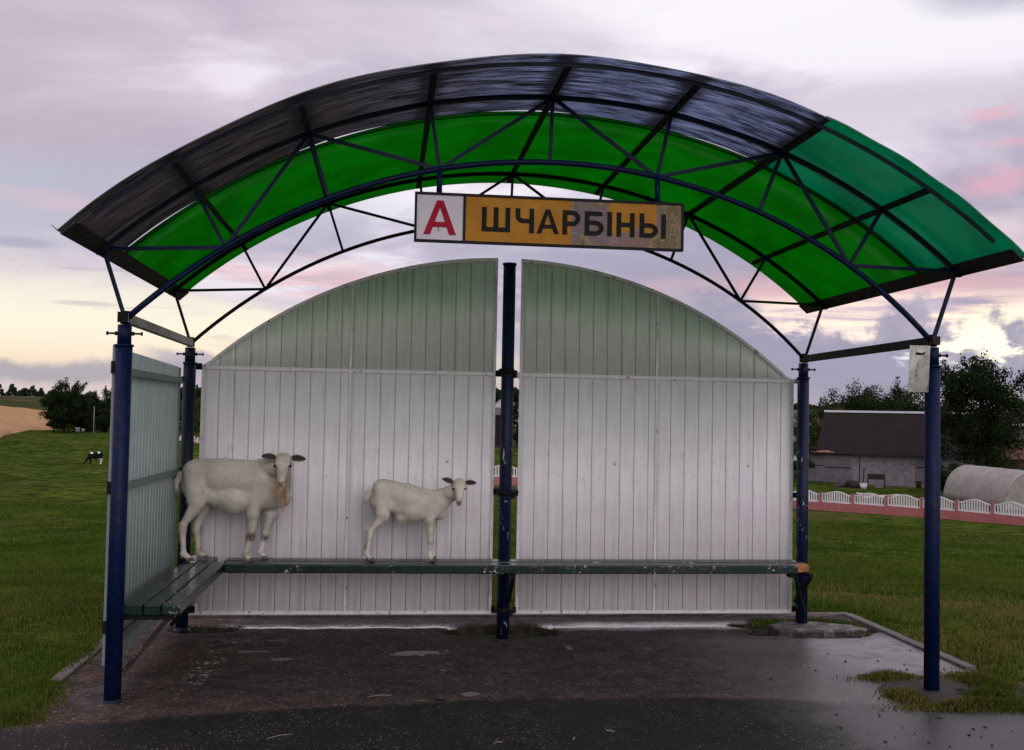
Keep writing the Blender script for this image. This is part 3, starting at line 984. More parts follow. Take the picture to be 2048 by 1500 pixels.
YF = .075    # front face of the panel frames
for xa, xb in ((-2.378, -.085), (.107, 2.395)):
    pan = MB()
    xm = (xa + xb) / 2 if xa > 0 else -1.237
    if xa > 0: xm = 1.236
    f = .022
    N = 40
    zl = 2.0
    # frame bars: outline with arch, butted pieces
    za, zb_ = arc_top(xa) if xa > -2.3 else 1.995, arc_top(xb) if xb < 2.3 else 1.99
    pan.box(xa, xa + f, YF, YF + .03, .095, za)
    pan.box(xb - f, xb, YF, YF + .03, .095, zb_)
    pan.box(xa + f, xb - f, YF + .001, YF + .03, .095, .095 + .024)
    # arch strip
    vs0 = len(pan.v)
    arc = [(xa + (xb - xa) * i / N) for i in range(N + 1)]
    ring = []
    for x in arc:
        z = arc_top(x) if abs(x) < 2.36 else 1.994
        ring.append((x, z))
    for i in range(N):
        (x0, z0), (x1, z1) = ring[i], ring[i + 1]
        b0 = len(pan.v)
        pan.v += [(x0, YF - .004, z0 - .012), (x1, YF - .004, z1 - .012), (x1, YF - .004, z1 + .016), (x0, YF - .004, z0 + .016),
                  (x0, YF + .034, z0 - .012), (x1, YF + .034, z1 - .012), (x1, YF + .034, z1 + .016), (x0, YF + .034, z0 + .016)]
        pan.f += [tuple(b0 + q for q in t) for t in ((0, 1, 2, 3), (7, 6, 5, 4), (3, 2, 6, 7), (0, 4, 5, 1))]
        pan.s += [0] * 4
        if i == 0: pan.f.append((b0, b0 + 3, b0 + 7, b0 + 4)); pan.s.append(0)
        if i == N - 1: pan.f.append((b0 + 1, b0 + 5, b0 + 6, b0 + 2)); pan.s.append(0)
    wp = pan.build('wall_panel', M_WFRAME, shelter)
    wp['label'] = ('left' if xa < 0 else 'right') + ' half of the white arched back wall'
    b = MB(); b.box(xa + f, xb - f, YF - .002, YF + .028, 1.985, 2.013); b.build('rail', M_WFRAME, wp)
    b = MB(); b.box(xm - .010, xm + .010, YF + .002, YF + .028, .119, 1.985); b.build('mullion', M_WFRAME, wp)
    b = MB(); b.box(xm - .010, xm + .010, YF + .002, YF + .028, 2.013, arc_top(xm) - .012); b.build('mullion', M_WFRAME, wp)
    for c0, c1 in ((xa + f, xm - .010), (xm + .010, xb - f)):
        profiled_sheet('sheet', c1 - c0, .119, lambda x: 1.985, PER, .0055, M_SHEET, wp, (c0, YF + .010, 0))
        profiled_sheet('sheet', c1 - c0, 2.013, (lambda x, c0=c0: max(2.02, arc_top(c0 + x) - .008)), PER, .0055, M_SHEET_TOP_LIT, wp, (c0, YF + .010, 0))
    # hinges towards the posts
    for z in (2.0, 1.06, .135):
        if xa < 0: hs = ((xb - .003, xb + .05, z - .02, z + .03), (xa - .05, xa + .003, z - .02, z + .03))
        else: hs = ((xa - .055, xa + .003, z - .03, z + .018), (xb - .003, xb + .03, z - .02, z + .02))
        for h0, h1, h2, h3 in hs:
            MB().box(h0, h1, YF - .02, YF + .006, h2, h3).build('hinge', M_DARK if xa < 0 or z < 1.5 else M_WFRAME, wp, bevel=.003)
# clamps around the middle post
for z in (2.02, 1.06, .14):
    c = MB(); c.tube([(0, 0, z - .022), (0, 0, z + .022)], .0545, 16)
    c.box(-.065, -.045, -.02, .085, z - .02, z + .02)
    c.box(.045, .075, -.02, .080, z - .045, z + .01)
    c.build('clamp', M_DARK, shelter)

# left side wall
SXP = -2.515
y0_, y1_ = -2.02, -.10
sidep = empty('side_wall'); sidep.parent = shelter
for q in ((SXP - .006, SXP + .014, y0_ - .025, y0_, .20, 2.03), (SXP - .012, SXP + .010, y1_, y1_ + .02, .16, 1.985)):
    MB().box(*q).build('frame_bar', M_GALV, sidep)
sidep['label'] = 'grey green side wall panel on the left of the shelter'
o = profiled_sheet('sheet', y1_ - y0_, .17, lambda x: 2.02 - .03 * x / 1.9, .0905, .014, M_SIDE, sidep, (SXP, y0_, 0), math.pi / 2)
for z in (1.885, 1.20, .30):
    b = MB(); b.box(SXP + .0145, SXP + .032, y0_ + .03, y1_ - .01, z - .022, z + .022); b.build('rail', M_SIDE_RAIL, sidep)
for z in (1.9, 1.21, .42):
    b = MB(); b.box(SXP - .008, LX - PR + .01, y0_ - .045, y0_ - .028, z - .035, z + .035); b.build('hinge', M_DARK, sidep)
    b = MB(); b.box(SXP + .011, LX - PR + .02, y1_ + .022, y1_ + .05, z - .02, z + .02); b.build('hinge', M_DARK, sidep)

# ------------------------------------------------------------------ benches
m_green, g = material('dark_green_gloss_paint')
p = g.coord('Object')
n1 = g.noise(g.scale(p, (3, 3, 3)), 3, 5, .6)
c = g.mix(g.ss(n1, .35, .65), (.003, .014, .012), (.005, .021, .018))
ch = g.noise(g.scale(p, (1, 1, 1.0)), 30, 6, .75, .5)
pl_ = g.noise(p, 2.6, 3, .6)
c = g.mix(g.mul(g.ss(ch, .59, .61), g.ss(pl_, .50, .58)), c, (.50, .47, .44))
finish(g, principled(g, c, g.add(.17, g.mul(n1, .22)), g.bump(g.noise(g.scale(p, (1, 6, 6)), 8, 4, .6), .12, .003), spec=.35).outputs[0])
m_raw = mat_paint('broken_orange_wood', (.45, .17, .055), (.30, .11, .035), .8, (.12, .05, .02), .2, 30, bump=.5)


def plank(x0, x1, y0, y1, z0, z1, parent, m=None, bow=0.0):
    mb = MB()
    along_x = (x1 - x0) > (y1 - y0)
    n = 8
    pts = []
    for i in range(n + 1):
        t = i / n
        dz = bow * math.sin(t * 3.1)
        if along_x: pts.append((x0 + (x1 - x0) * t, (y0 + y1) / 2, (z0 + z1) / 2 + dz))
        else: pts.append(((x0 + x1) / 2, y0 + (y1 - y0) * t, (z0 + z1) / 2 + dz))
    w = ((y1 - y0) if along_x else (x1 - x0)) / 2
    mb.tube(pts, (w, (z1 - z0) / 2), square=True)
    return mb.build('plank', m or m_green, parent, bevel=.008)


BZ = .55
bench = empty('bench', (0, -.23, BZ))
tag(bench, 'long dark green plank bench running across the back wall', 'bench', 'green plank benches')
# two planks (local y about the bench centre line)
plank(-2.10, 2.255, -.165, -.035, -.068, 0, bench, bow=-.004)
plank(-2.12, 2.335, -.020, .140, -.062, .004, bench, bow=-.003)
b = MB(); b.tube([(2.257, -.10, -.032), (2.30, -.10, -.030), (2.345, -.098, -.018)], (.058, .026), square=True)
o = b.build('broken_end', m_raw, bench, bevel=.004); o['label'] = 'split orange bare wood end of the bench by the right post'
for x in (0.03, 2.335):
    b = MB()
    xx = x if x < 2 else 2.37
    b.box(xx - .018, xx + .018, -.15, .165, -.095, -.0685)
    b.tube([(xx, -.13, -.10), (xx, .17, -.34)], (.014, .010), square=True)
    b.build('bracket', M_DARK, bench)
b = MB(); b.box(2.20, 2.26, -.145, -.06, -.10, -.069); b.build('bracket', M_DARK, bench)
b = MB(); b.tube([(2.262, -.10, -.10), (2.41, .10, -.40)], (.010, .014), square=True); b.build('brace', M_DARK, bench)

bench2 = empty('bench', (-2.26, -1.2, BZ - .004))
tag(bench2, 'short dark green three plank bench along the left side wall', 'bench', 'green plank benches')
for i, (a, bq) in enumerate(((-.150, -.052), (-.044, .050), (.058, .158))):
    plank(a, bq, -.84, (1.31, 1.24, .955)[i], -.065, -.002 * i, bench2)
b = MB(); b.tube([(-.15, -.80, -.388), (.09, -.80, -.085)], (.014, .012), square=True, up=(0, 1, 0)); b.build('brace', M_RUSTY, bench2)
b = MB(); b.box(-.17, .12, -.82, -.78, -.092, -.0655); b.build('bracket', M_DARK, bench2)
b = MB(); b.box(-.17, .12, .52, .56, -.092, -.0655); b.build('bracket', M_DARK, bench2)
b = MB(); b.tube([(-.15, .54, -.388), (.09, .54, -.085)], (.014, .012), square=True, up=(0, 1, 0)); b.build('brace', M_DARK, bench2)

# ------------------------------------------------------------------ sign board
SX0, SX1, SZ0, SZ1, SY = -.812, .822, 2.684, 2.980, -DEP - .06
sign = empty('stop_sign', (SX0, SY, SZ0))
tag(sign, 'long yellow name board with peeling film, hung under the arch', 'sign')
SW, SH = SX1 - SX0, SZ1 - SZ0
m_frame = mat_paint('black_sign_frame', (.006, .005, .008), (.010, .008, .011), .6, spec=.15)
m_white = mat_paint('white_sign_film', (.50, .46, .50), (.55, .51, .55), .5, None, 0, 8)
m_yel, g = material('yellow_sign_film')
p = g.coord('Object')
x, y, z = g.sep(p)
nz = g.noise(p, 7, 5, .6, .4); nf = g.noise(p, 60, 5, .7); n2 = g.noise(p, 5.5, 6, .62, .5)
c = g.mix(g.ss(nz, .35, .65), (.33, .140, .006), (.39, .175, .010))
jx = g.mul(g.sub(n2, .5), .05)
peel = g.mul(g.ss(g.add(x, jx), .932, .945), g.ss(g.add(x, jx), 1.20, 1.15))
pe_lo = g.mul(g.ss(g.add(x, jx), .932, .945), g.ss(g.add(z, g.mul(g.sub(nz, .5), .18)), .125, .10))
pe_r = g.ss(g.add(x, g.mul(jx, .4)), 1.462, 1.470)
tone = g.ramp(n2, [(.30, (.20, .15, .17)), (.44, (.17, .13, .14)), (.52, (.19, .14, .07)), (.62, (.15, .11, .05)), (.75, (.28, .21, .20))])
tone = g.mix(g.mul(g.ss(nf, .60, .66), .8), tone, (.50, .46, .45))
rim = g.mul(g.ss(n2, .53, .55), g.ss(n2, .58, .56))
tone = g.mix(g.mul(rim, .35), tone, (.40, .34, .28))
olive = g.mul(pe_lo, .85)
k = g.m('MAXIMUM', g.m('MAXIMUM', peel, pe_r), olive)
c = g.mix(k, c, tone)
finish(g, principled(g, c, g.add(.55, g.mul(k, .2)), g.bump(g.add(g.mul(k, 1.0), n2), .3, .003), spec=.18).outputs[0])
m_black = mat_paint('black_letter_film', (.006, .005, .006), (.010, .008, .008), .6, spec=.12)
m_red = mat_paint('red_letter_film', (.34, .010, .030), (.29, .008, .025), .65, spec=.1)
mb = MB()
f = .014
mb.box(0, SW, 0, .035, 0, f); mb.box(0, SW, 0, .035, SH - f, SH)
mb.box(0, f, 0, .035, f, SH - f); mb.box(SW - f, SW, 0, .035, f, SH - f)
mb.box(.288, .303, 0, .035, f, SH - f)
mb.build('frame', m_frame, sign)
mb = MB(); mb.box(f, .288, .008, .030, f, SH - f); mb.build('white_field', m_white, sign)
mb = MB(); mb.box(.303, SW - f, .008, .030, f, SH - f); mb.build('yellow_field', m_yel, sign)
for x in (-.667, .667):
    h = MB(); zt = lo_pt(x, -DEP)[2]
    h.tube([(x - SX0, .05, SH - .002), (x - SX0, .055, zt - SZ0 + .0)], .017, 10)
    h.tube([(x - SX0, .05, SH * .3), (x - SX0, .05, SH - .002)], .012, 8)
    h.build('hanger', M_BLUE, sign)


def letter(shapes, x0, z0, w, h, m, t=.0045):
    """shapes in a unit box; each a polygon outline"""
    mb = MB()
    for s_ in shapes:
        mb.prism([(x0 + a * w, z0 + b * h) for a, b in s_], .008 - t, .0078, 'y')
    # keep coplanar overlaps away: every stroke a hair apart in depth
    return mb.build('letter', m, sign)


def rect(a, b, c_, d_): return [(a, b), (c_, b), (c_, d_), (a, d_)]


def bowl(x0, x1, z0, z1, tx, tz, n=14):
    """half ring opening left, as one outline"""
    cz = (z0 + z1) / 2; rz = (z1 - z0) / 2; rx = min((x1 - x0) * .62, rz * 9); cx = x1 - rx
    o = [(x0, z0), (cx, z0)] + [(cx + rx * math.sin(a), cz - rz * math.cos(a)) for a in [math.pi * i / n for i in range(1, n)]] + [(cx, z1), (x0, z1)]
    i_ = [(x0, z1 - tz), (cx, z1 - tz)] + [(cx + (rx - tx) * math.sin(a), cz - (rz - tz) * math.cos(a)) for a in [math.pi * (n - i) / n for i in range(1, n)]] + [(cx, z0 + tz), (x0, z0 + tz)]
    return o, i_


def ring_quads(o, i_):
    """outer and inner outline (same count, inner reversed) -> quads"""
    inn = i_[::-1]
    return [[o[k], o[k + 1], inn[k + 1], inn[k]] for k in range(len(o) - 1)]


def L_A():
    s = .20
    return [[(0, 0), (s * 1.05, 0), (.5 + .0, .80), (.5, 1), (.40, 1)], [(1, 0), (.60, 1), (.5, 1), (.5, .80), (1 - s * 1.05, 0)], [(.275, .22), (.725, .22), (.665, .37), (.335, .37)]]


CH, BL = .146, .076
sw = .0285
def tx(w): return sw / w
def lett(kind, xa, xb, m=m_black, z0=BL, h=CH):
    w = xb - xa; t = sw / w; tz = sw * .92 / h
    if kind == 'А': s_ = L_A()
    elif kind == 'Ш': s_ = [rect(0, 0, t, 1), rect(.5 - t / 2, tz, .5 + t / 2, 1), rect(1 - t, 0, 1, 1), rect(t, 0, 1 - t, tz)]
    elif kind == 'Н': s_ = [rect(0, 0, t, 1), rect(1 - t, 0, 1, 1), rect(t, .5 - tz / 2, 1 - t, .5 + tz / 2)]
    elif kind == 'І': s_ = [rect(0, 0, 1, 1)]
    elif kind == 'Р':
        o, i_ = bowl(t, 1, .36, 1, t, tz); s_ = [rect(0, 0, t, 1)] + ring_quads(o, i_)
    elif kind == 'Б':
        o, i_ = bowl(t, 1, 0, .62, t, tz); s_ = [rect(0, 0, t, 1), rect(t, 1 - tz, .92, 1)] + ring_quads(o, i_)
    elif kind == 'Ы':
        wb = .70; o, i_ = bowl(t, wb, 0, .60, t, tz); s_ = [rect(0, 0, t, 1), rect(1 - t, 0, 1, 1)] + ring_quads(o, i_)
    elif kind == 'Ч':
        s_ = [rect(1 - t, 0, 1, 1)]
        n = 8; ro = (.42, .42 * w / h * .9)
        outer = [(0, 1), (0, .40 + ro[1])] + [(ro[0] - ro[0] * math.cos(a), .40 + ro[1] - ro[1] * math.sin(a)) for a in [math.pi / 2 * i / n for i in range(1, n)]] + [(ro[0], .40), (1 - t, .40)]
        inner = [(t, 1), (t, .40 + ro[1])] + [(ro[0] - (ro[0] - t) * math.cos(a), .40 + ro[1] - (ro[1] - tz) * math.sin(a)) for a in [math.pi / 2 * i / n for i in range(1, n)]] + [(ro[0], .40 + tz), (1 - t, .40 + tz)]
        s_ += [[outer[k], outer[k + 1], inner[k + 1], inner[k]] for k in range(len(outer) - 1)]
    letter(s_, xa, z0, w, h, m)


for kind, xa, xb in (('Ш', .400, .570), ('Ч', .602, .714), ('А', .730, .865), ('Р', .887, .995), ('Б', 1.022, 1.139), ('І', 1.161, 1.1895), ('Н', 1.218, 1.329), ('Ы', 1.360, 1.523)):
    lett(kind, xa, xb)
sw = .040
lett('А', .054, .247, m_red, .046, .203)
mb = MB(); mb.tube([(.140, .0030, .088), (.146, .0030, .064)], (.0016, .001), square=True, up=(0, 1, 0)); mb.build('scratch', m_black, sign)

# bare metal plate on the right post
m_plate, g = material('weathered_plate')
p = g.coord('Object')
n1 = g.noise(p, 9, 5, .6, .4); n2 = g.noise(g.scale(p, (1, 1, .4)), 30, 5, .7)
c = g.mix(g.ss(n1, .38, .62), (.26, .26, .21), (.40, .40, .36))
c = g.mix(g.mul(g.ss(n2, .54, .62), .8), c, (.09, .07, .04))
finish(g, principled(g, c, .42, g.bump(n1, .4, .01), metallic=.35).outputs[0])
plate = empty('metal_plate', (2.335, -DEP - .072, 1.86))
tag(plate, 'blank weathered metal plate wired to the top of the right front post', 'plate')
mb = MB()
n = 6
for i in range(n + 1):
    for j in range(n + 1):
        X_, Z_ = -.068 + .136 * i / n - .012 * (1 - j / n), .29 * j / n
        yb = -.012 * math.sin(j / n * 3.1) * math.sin(i / n * 3.1) - .004 * (i == 0)
        mb.v.append((X_, yb, Z_)); mb.v.append((X_, yb + .0015, Z_))
q = 2 * (n + 1)
for i in range(n):
    for j in range(n):
        a = i * q + 2 * j; b_ = a + q
        mb.f += [(a, b_, b_ + 2, a + 2), (a + 1, a + 3, b_ + 3, b_ + 1)]; mb.s += [1, 1]
mb.build('plate_sheet', m_plate, plate)
mb = MB(); mb.tube([(-.03, -.012, .242), (.0, -.016, .236), (.025, -.012, .243)], .006, 6); mb.tube([(-.028, .0, .225), (-.02, -.012, .24)], .004, 6)
mb.build('wire', M_DARK, plate)
mb = MB(); mb.tube([(.05, .0, .275), (.05, .06, .300)], .006, 6); mb.build('bolt', M_DARK, plate)


# ------------------------------------------------------------------ animals: blended solid -> one skin
def sdf_mesh(prims, res, blend=.02):
    """prims: ('c', p0, r0, p1, r1[, squash]) capsules or ('e', centre, radii[, rotation]) ; returns verts, quads"""
    pts = []
    for q in prims:
        if q[0] == 'c':
            for P_, r_ in ((q[1], q[2]), (q[3], q[4])):
                pts += [np.array(P_) - r_ - .03, np.array(P_) + r_ + .03]
        else:
            r_ = max(q[2]); pts += [np.array(q[1]) - r_ - .03, np.array(q[1]) + r_ + .03]
    lo_ = np.min(pts, 0); hi_ = np.max(pts, 0)
    dims = np.ceil((hi_ - lo_) / res).astype(int) + 2
    gx, gy, gz_ = [lo_[i] + np.arange(dims[i]) * res for i in range(3)]
    P = np.stack(np.meshgrid(gx, gy, gz_, indexing='ij'), -1).astype(np.float32)
    D = np.full(P.shape[:3], 1e3, np.float32)
    for q in prims:
        k = blend
        if q[0] == 'c':
            a, ra, b, rb = np.array(q[1], np.float32), q[2], np.array(q[3], np.float32), q[4]
            ab = b - a; t = np.clip(((P - a) @ ab) / (ab @ ab), 0, 1)
            v = P - (a + t[..., None] * ab)
            if len(q) > 5: v = v * np.array([1, 1 / q[5], 1], np.float32)
            dd = np.sqrt((v * v).sum(-1)) - (ra + (rb - ra) * t)
            k = min(blend, .9 * max(ra, rb) + .002)
        else:
            v = P - np.array(q[1], np.float32)
            if len(q) > 3: v = v @ np.array(q[3], np.float32)
            r_ = np.array(q[2], np.float32)
            k0 = np.sqrt(((v / r_) ** 2).sum(-1)); k1 = np.sqrt(((v / r_ ** 2) ** 2).sum(-1))
            dd = k0 * (k0 - 1) / np.maximum(k1, 1e-6)
        h = np.clip(.5 + .5 * (dd - D) / k, 0, 1)
        D = dd * (1 - h) + D * h - k * h * (1 - h)
    ins = D < 0
    nx, ny, nz = D.shape
    acc = np.zeros((nx - 1, ny - 1, nz - 1, 3), np.float32); cnt = np.zeros((nx - 1, ny - 1, nz - 1), np.float32)
    corners = [(i, j, k) for i in (0, 1) for j in (0, 1) for k in (0, 1)]
    def sub(A_, c_): return A_[c_[0]:nx - 1 + c_[0], c_[1]:ny - 1 + c_[1], c_[2]:nz - 1 + c_[2]]
    for c0 in corners:
        for ax in range(3):
            if c0[ax] == 0:
                c1 = list(c0); c1[ax] = 1
                a, b = sub(D, c0), sub(D, c1)
                cr = (a < 0) != (b < 0)
                t = np.where(cr, a / np.where(cr, a - b, 1), 0)
                off = np.zeros(a.shape + (3,), np.float32); off[...] = c0; off[..., ax] += t
                acc += off * cr[..., None]; cnt += cr
    act = cnt > 0
    idx = -np.ones(act.shape, int); idx[act] = np.arange(act.sum())
    cell = np.argwhere(act)
    verts = lo_ + (cell + acc[act] / cnt[act][:, None]) * res
    faces = []
    for ax in range(3):
        o1, o2 = [(1, 2), (2, 0), (0, 1)][ax]
        sl = [slice(1, s_ - 1) for s_ in D.shape]; sl2 = list(sl)
        sl[ax] = slice(0, D.shape[ax] - 1); sl2[ax] = slice(1, D.shape[ax])
        a, b = ins[tuple(sl)], ins[tuple(sl2)]
        e = np.argwhere(a != b)
        if not len(e): continue
        base = e.copy()
        for o_ in (o1, o2): base[:, o_] += 1
        flip = a[tuple(e.T)]
        def cid(d1, d2):
            c_ = base.copy(); c_[:, o1] -= d1; c_[:, o2] -= d2
            return idx[tuple(c_.T)]
        qd = np.stack([cid(1, 1), cid(0, 1), cid(0, 0), cid(1, 0)], 1)
        qd[~flip] = qd[~flip][:, ::-1]
        faces.append(qd)
    faces = np.concatenate(faces)
    faces = faces[(faces >= 0).all(1)]
    # a little relaxation
    e0 = np.concatenate([faces[:, [0, 1]], faces[:, [1, 2]], faces[:, [2, 3]], faces[:, [3, 0]]])
    for _ in range(2):
        s_ = np.zeros_like(verts); n_ = np.zeros(len(verts))
        np.add.at(s_, e0[:, 0], verts[e0[:, 1]]); np.add.at(n_, e0[:, 0], 1)
        np.add.at(s_, e0[:, 1], verts[e0[:, 0]]); np.add.at(n_, e0[:, 1], 1)
        verts = verts * .5 + .5 * s_ / np.maximum(n_, 1)[:, None]
    return verts, faces


def fur(name, verts, faces, n, length, width, m, parent, lie=(0, 0, -1), lift=.5, mask=None, seed=1):
    """short hair as thin tapered slivers leaning with the coat"""
    r_ = np.random.default_rng(seed)
    A_, B_, C_ = verts[faces[:, 0]], verts[faces[:, 1]], verts[faces[:, 2]]
    nr_ = np.cross(B_ - A_, C_ - A_); ar = np.linalg.norm(nr_, axis=1); nr_ /= np.maximum(ar, 1e-9)[:, None]
    ctr = (A_ + B_ + C_) / 3
    wgt = ar if mask is None else ar * mask(ctr)
    pick = r_.choice(len(faces), n, p=wgt / wgt.sum())
    u, v = r_.random(n), r_.random(n); sw_ = u + v > 1; u[sw_] = 1 - u[sw_]; v[sw_] = 1 - v[sw_]
    D4 = verts[faces[pick, 3]]
    second = r_.random(n) < .5
    Bp = np.where(second[:, None], D4, B_[pick])
    root = A_[pick] + (Bp - A_[pick]) * u[:, None] + (C_[pick] - A_[pick]) * v[:, None]
    nn = nr_[pick]
    dr = np.array(lie, float) + r_.normal(0, .35, (n, 3))
    dr = dr - nn * (dr * nn).sum(1)[:, None]
    dr /= np.maximum(np.linalg.norm(dr, axis=1), 1e-6)[:, None]
    dr = dr + nn * lift * r_.uniform(.4, 1.3, n)[:, None]
    L_ = length * r_.uniform(.5, 1.25, n)[:, None]
    sd = np.cross(dr, nn); sd /= np.maximum(np.linalg.norm(sd, axis=1), 1e-6)[:, None]
    w_ = width
    root = root - nn * .002
    V_ = np.stack([root - sd * w_, root + sd * w_, root + dr * L_ - np.array([0, 0, .15]) * L_], 1).reshape(-1, 3)
    F_ = np.arange(3 * n).reshape(-1, 3)
    o = big_mesh(name, V_, F_, m, parent)
    o['kind'] = 'stuff'
    return o


def mat_coat(name, a, b, dirt, patches=()):
    m, g = material(name)
    p = g.coord('Object')
    n1 = g.noise(p, 7, 5, .6); n2 = g.noise(p, 40, 4, .6)
    c = g.mix(g.ss(n1, .35, .68), a, b)
    c = g.mix(g.mul(g.ss(g.noise(g.scale(p, (1, 1, .6)), 5, 3, .6, .5), .48, .68), .35), c, dirt)
    x, y, z = g.sep(p)
    for (px, py, pz, pr_, col, amt) in patches:
        v = g.node('ShaderNodeVectorMath', operation='DISTANCE')
        g.put(v.inputs[0], p); v.inputs[1].default_value = (px, py, pz)
        k = g.ss(g.add(v.outputs['Value'], g.mul(g.sub(n2, .5), pr_ * .9)), pr_, pr_ * .35)
        c = g.mix(g.mul(k, amt), c, col)
    finish(g, principled(g, c, .9, g.bump(n2, .15, .002), spec=.2).outputs[0])
    return m


m_hoof = mat_paint('hoof_horn', (.13, .095, .080), (.07, .05, .04), .6)
m_eye = mat_paint('dark_eye', (.012, .010, .009), (.02, .014, .01), .12)
m_nose = mat_paint('pink_nose', (.30, .15, .135), (.22, .10, .09), .5)
m_nostril = mat_paint('nostril_dark', (.03, .014, .012), (.04, .02, .016), .6)
m_earin = mat_paint('dark_ear_inside', (.040, .028, .027), (.075, .05, .048), .85, spec=.1)


def rotx(a):
    c_, s_ = math.cos(a), math.sin(a)
    return np.array([[1, 0, 0], [0, c_, -s_], [0, s_, c_]])


def rotz(a):
    c_, s_ = math.cos(a), math.sin(a)
    return np.array([[c_, -s_, 0], [s_, c_, 0], [0, 0, 1]])


def goat(name, label, loc, J, k, beard=False, udder=False, fur_n=9000, coat=None, seed=1, ear_tilt=(.20, .04), rz=0.0):
    """J: joint positions in metres (x along the body, y away from the viewer, z up); k: thickness factor"""
    root = empty(name, loc, rz)
    tag(root, label, 'goat', 'white goats on the bench')
    V3 = lambda n_: np.array(J[n_], float)
    P = []
    C = lambda a, ra, b, rb, *e: P.append(('c', a, ra * k, b, rb * k, *e))
    hip, mid_, with_, belly, chest, flank = [V3(n_) for n_ in ('hip', 'mid', 'withers', 'belly', 'chest', 'flank')]
    # trunk
    C(hip + (0.02, 0, -.100 * k), .095, mid_ + (0, 0, -.140 * k), .120)
    C(mid_ + (0, 0, -.140 * k), .120, with_ + (-.02, 0, -.140 * k), .118)
    C(hip + (.03, 0, -.02 * k - .02), .042, mid_ + (0, 0, -.045), .046)
    C(mid_ + (0, 0, -.045), .046, with_ + (0, 0, -.04), .045)
    C(flank + (0, 0, .015), .078, belly + (0, 0, .018), .108); C(belly + (0, 0, .018), .108, chest + (-.09, 0, .02), .106)
    C(with_ + (.02, 0, -.12 * k), .098, chest, .070)
    P.append(('e', tuple(V3('tail') + (.088 * k, 0, -.065 * k)), (.078 * k, .088 * k, .095 * k)))
    # tail, hanging
    C(V3('tail') + (.0, 0, .015), .026, V3('tail') + (-.028 * k, 0, -.035), .020); C(V3('tail') + (-.028 * k, 0, -.035), .020, V3('tail') + (-.022 * k, 0, -.10 * k), .010)
    # neck and head
    hd = V3('head'); mz = V3('muzzle')
    C(with_ + (.03, 0, -.06 * k), .078, (with_ + hd) / 2 + (.03 * k, .0, -.05 * k), .058)
    C((with_ + hd) / 2 + (.03 * k, .0, -.05 * k), .058, hd + (0, .060, -.035), .054)
    C(chest + (.005, 0, .09 * k), .062, hd + (.005, .06, -.07), .046)
    ax = mz - hd; L_ = np.linalg.norm(ax); axn = ax / L_
    hk = L_ / .21; hw = 1.32
    P.append(('e', tuple(hd + axn * .025 * hk + (0, .012, 0)), (.047 * hk * hw, .056 * hk, .052 * hk)))     # skull
    P.append(('e', tuple(hd + (0, -.012, .016 * hk)), (.040 * hk * hw, .034 * hk, .030 * hk)))              # forehead tuft
    C(hd + axn * .05 * hk, .050 * hk / k, hd + axn * .13 * hk, .034 * hk / k)
    C(hd + axn * .12 * hk, .034 * hk / k, mz + axn * -.008, .0255 * hk / k)
    C(hd + axn * .08 * hk + (0, .028 * hk, -.018 * hk), 
      .036 * hk / k, mz + (0, .018 * hk, -.020 * hk), .019 * hk / k)      # jaw
    for s in (-1, 1):
        P.append(('e', tuple(hd + axn * .052 * hk + (s * .046 * hk, -.022 * hk, .004)), (.016 * hk, .018 * hk, .013 * hk)))  # brow
    # legs
    for side, yy in (('n', -.062 * k), ('f', .062 * k)):
        el_, kn, fe, ho = [V3(f'{n_}_{side}') for n_ in ('elbow', 'knee', 'fetlock', 'toe')]
        C(with_ + (.01, yy * .9, -.14 * k),   .066, el_ + (0, yy * .2, .02), .046)
        C(el_, .040, kn, .025); C(kn, .0285, (kn + fe) / 2, .0185); C((kn + fe) / 2, .0185, fe, .0215); C(fe, .023, ho, .020)
        st, hk_, hf, ht = [V3(f'{n_}_{side}') for n_ in ('stifle', 'hock', 'hfetlock', 'htoe')]
        C(hip + (0.0, yy * .75, -.09 * k), .085, st + (-.02, 0, .03), .062)
        C(st, .055, hk_ + (.012, 0, .03), .024); C(hk_ + (.005, 0, .015), .028, hk_ + (.004, 0, -.02), .025)
        C(hk_ + (.004, 0, -.02), .0205, hf, .0185); C(hf, .0215, ht, .019)
    if udder:
        P.append(('e', (J['stifle_n'][0] + .14, 0, J['belly'][2] - .045), (.055, .04, .035)))
    verts, faces = sdf_mesh(P, .0072, .026)
    body = big_mesh('body', verts, faces, coat, root, smooth=True)

    def hairmask(c_):
        h = np.ones(len(c_))
        h[np.linalg.norm(c_ - (hd + mz) / 2, axis=1) < .085 * hk] = .05
        h[c_[:, 2] < J['knee_n'][2] * .9] = .25
        return h
    fur('coat', verts, faces, fur_n, .027 * k, .0015, coat, root, (-.55, 0, -.8), .33, hairmask, seed)
    # belly fringe
    fur('belly_fringe', verts, faces, fur_n // 9, .034 * k, .0016, coat, root, (-.2, 0, -1), .5,
        lambda c_: ((c_[:, 2] < J['belly'][2] - .04 * k) & (c_[:, 2] > J['elbow_n'][2] - .12) & (c_[:, 0] > J['stifle_n'][0]) & (c_[:, 0] < J['elbow_n'][0])).astype(float) + 1e-9, seed + 5)
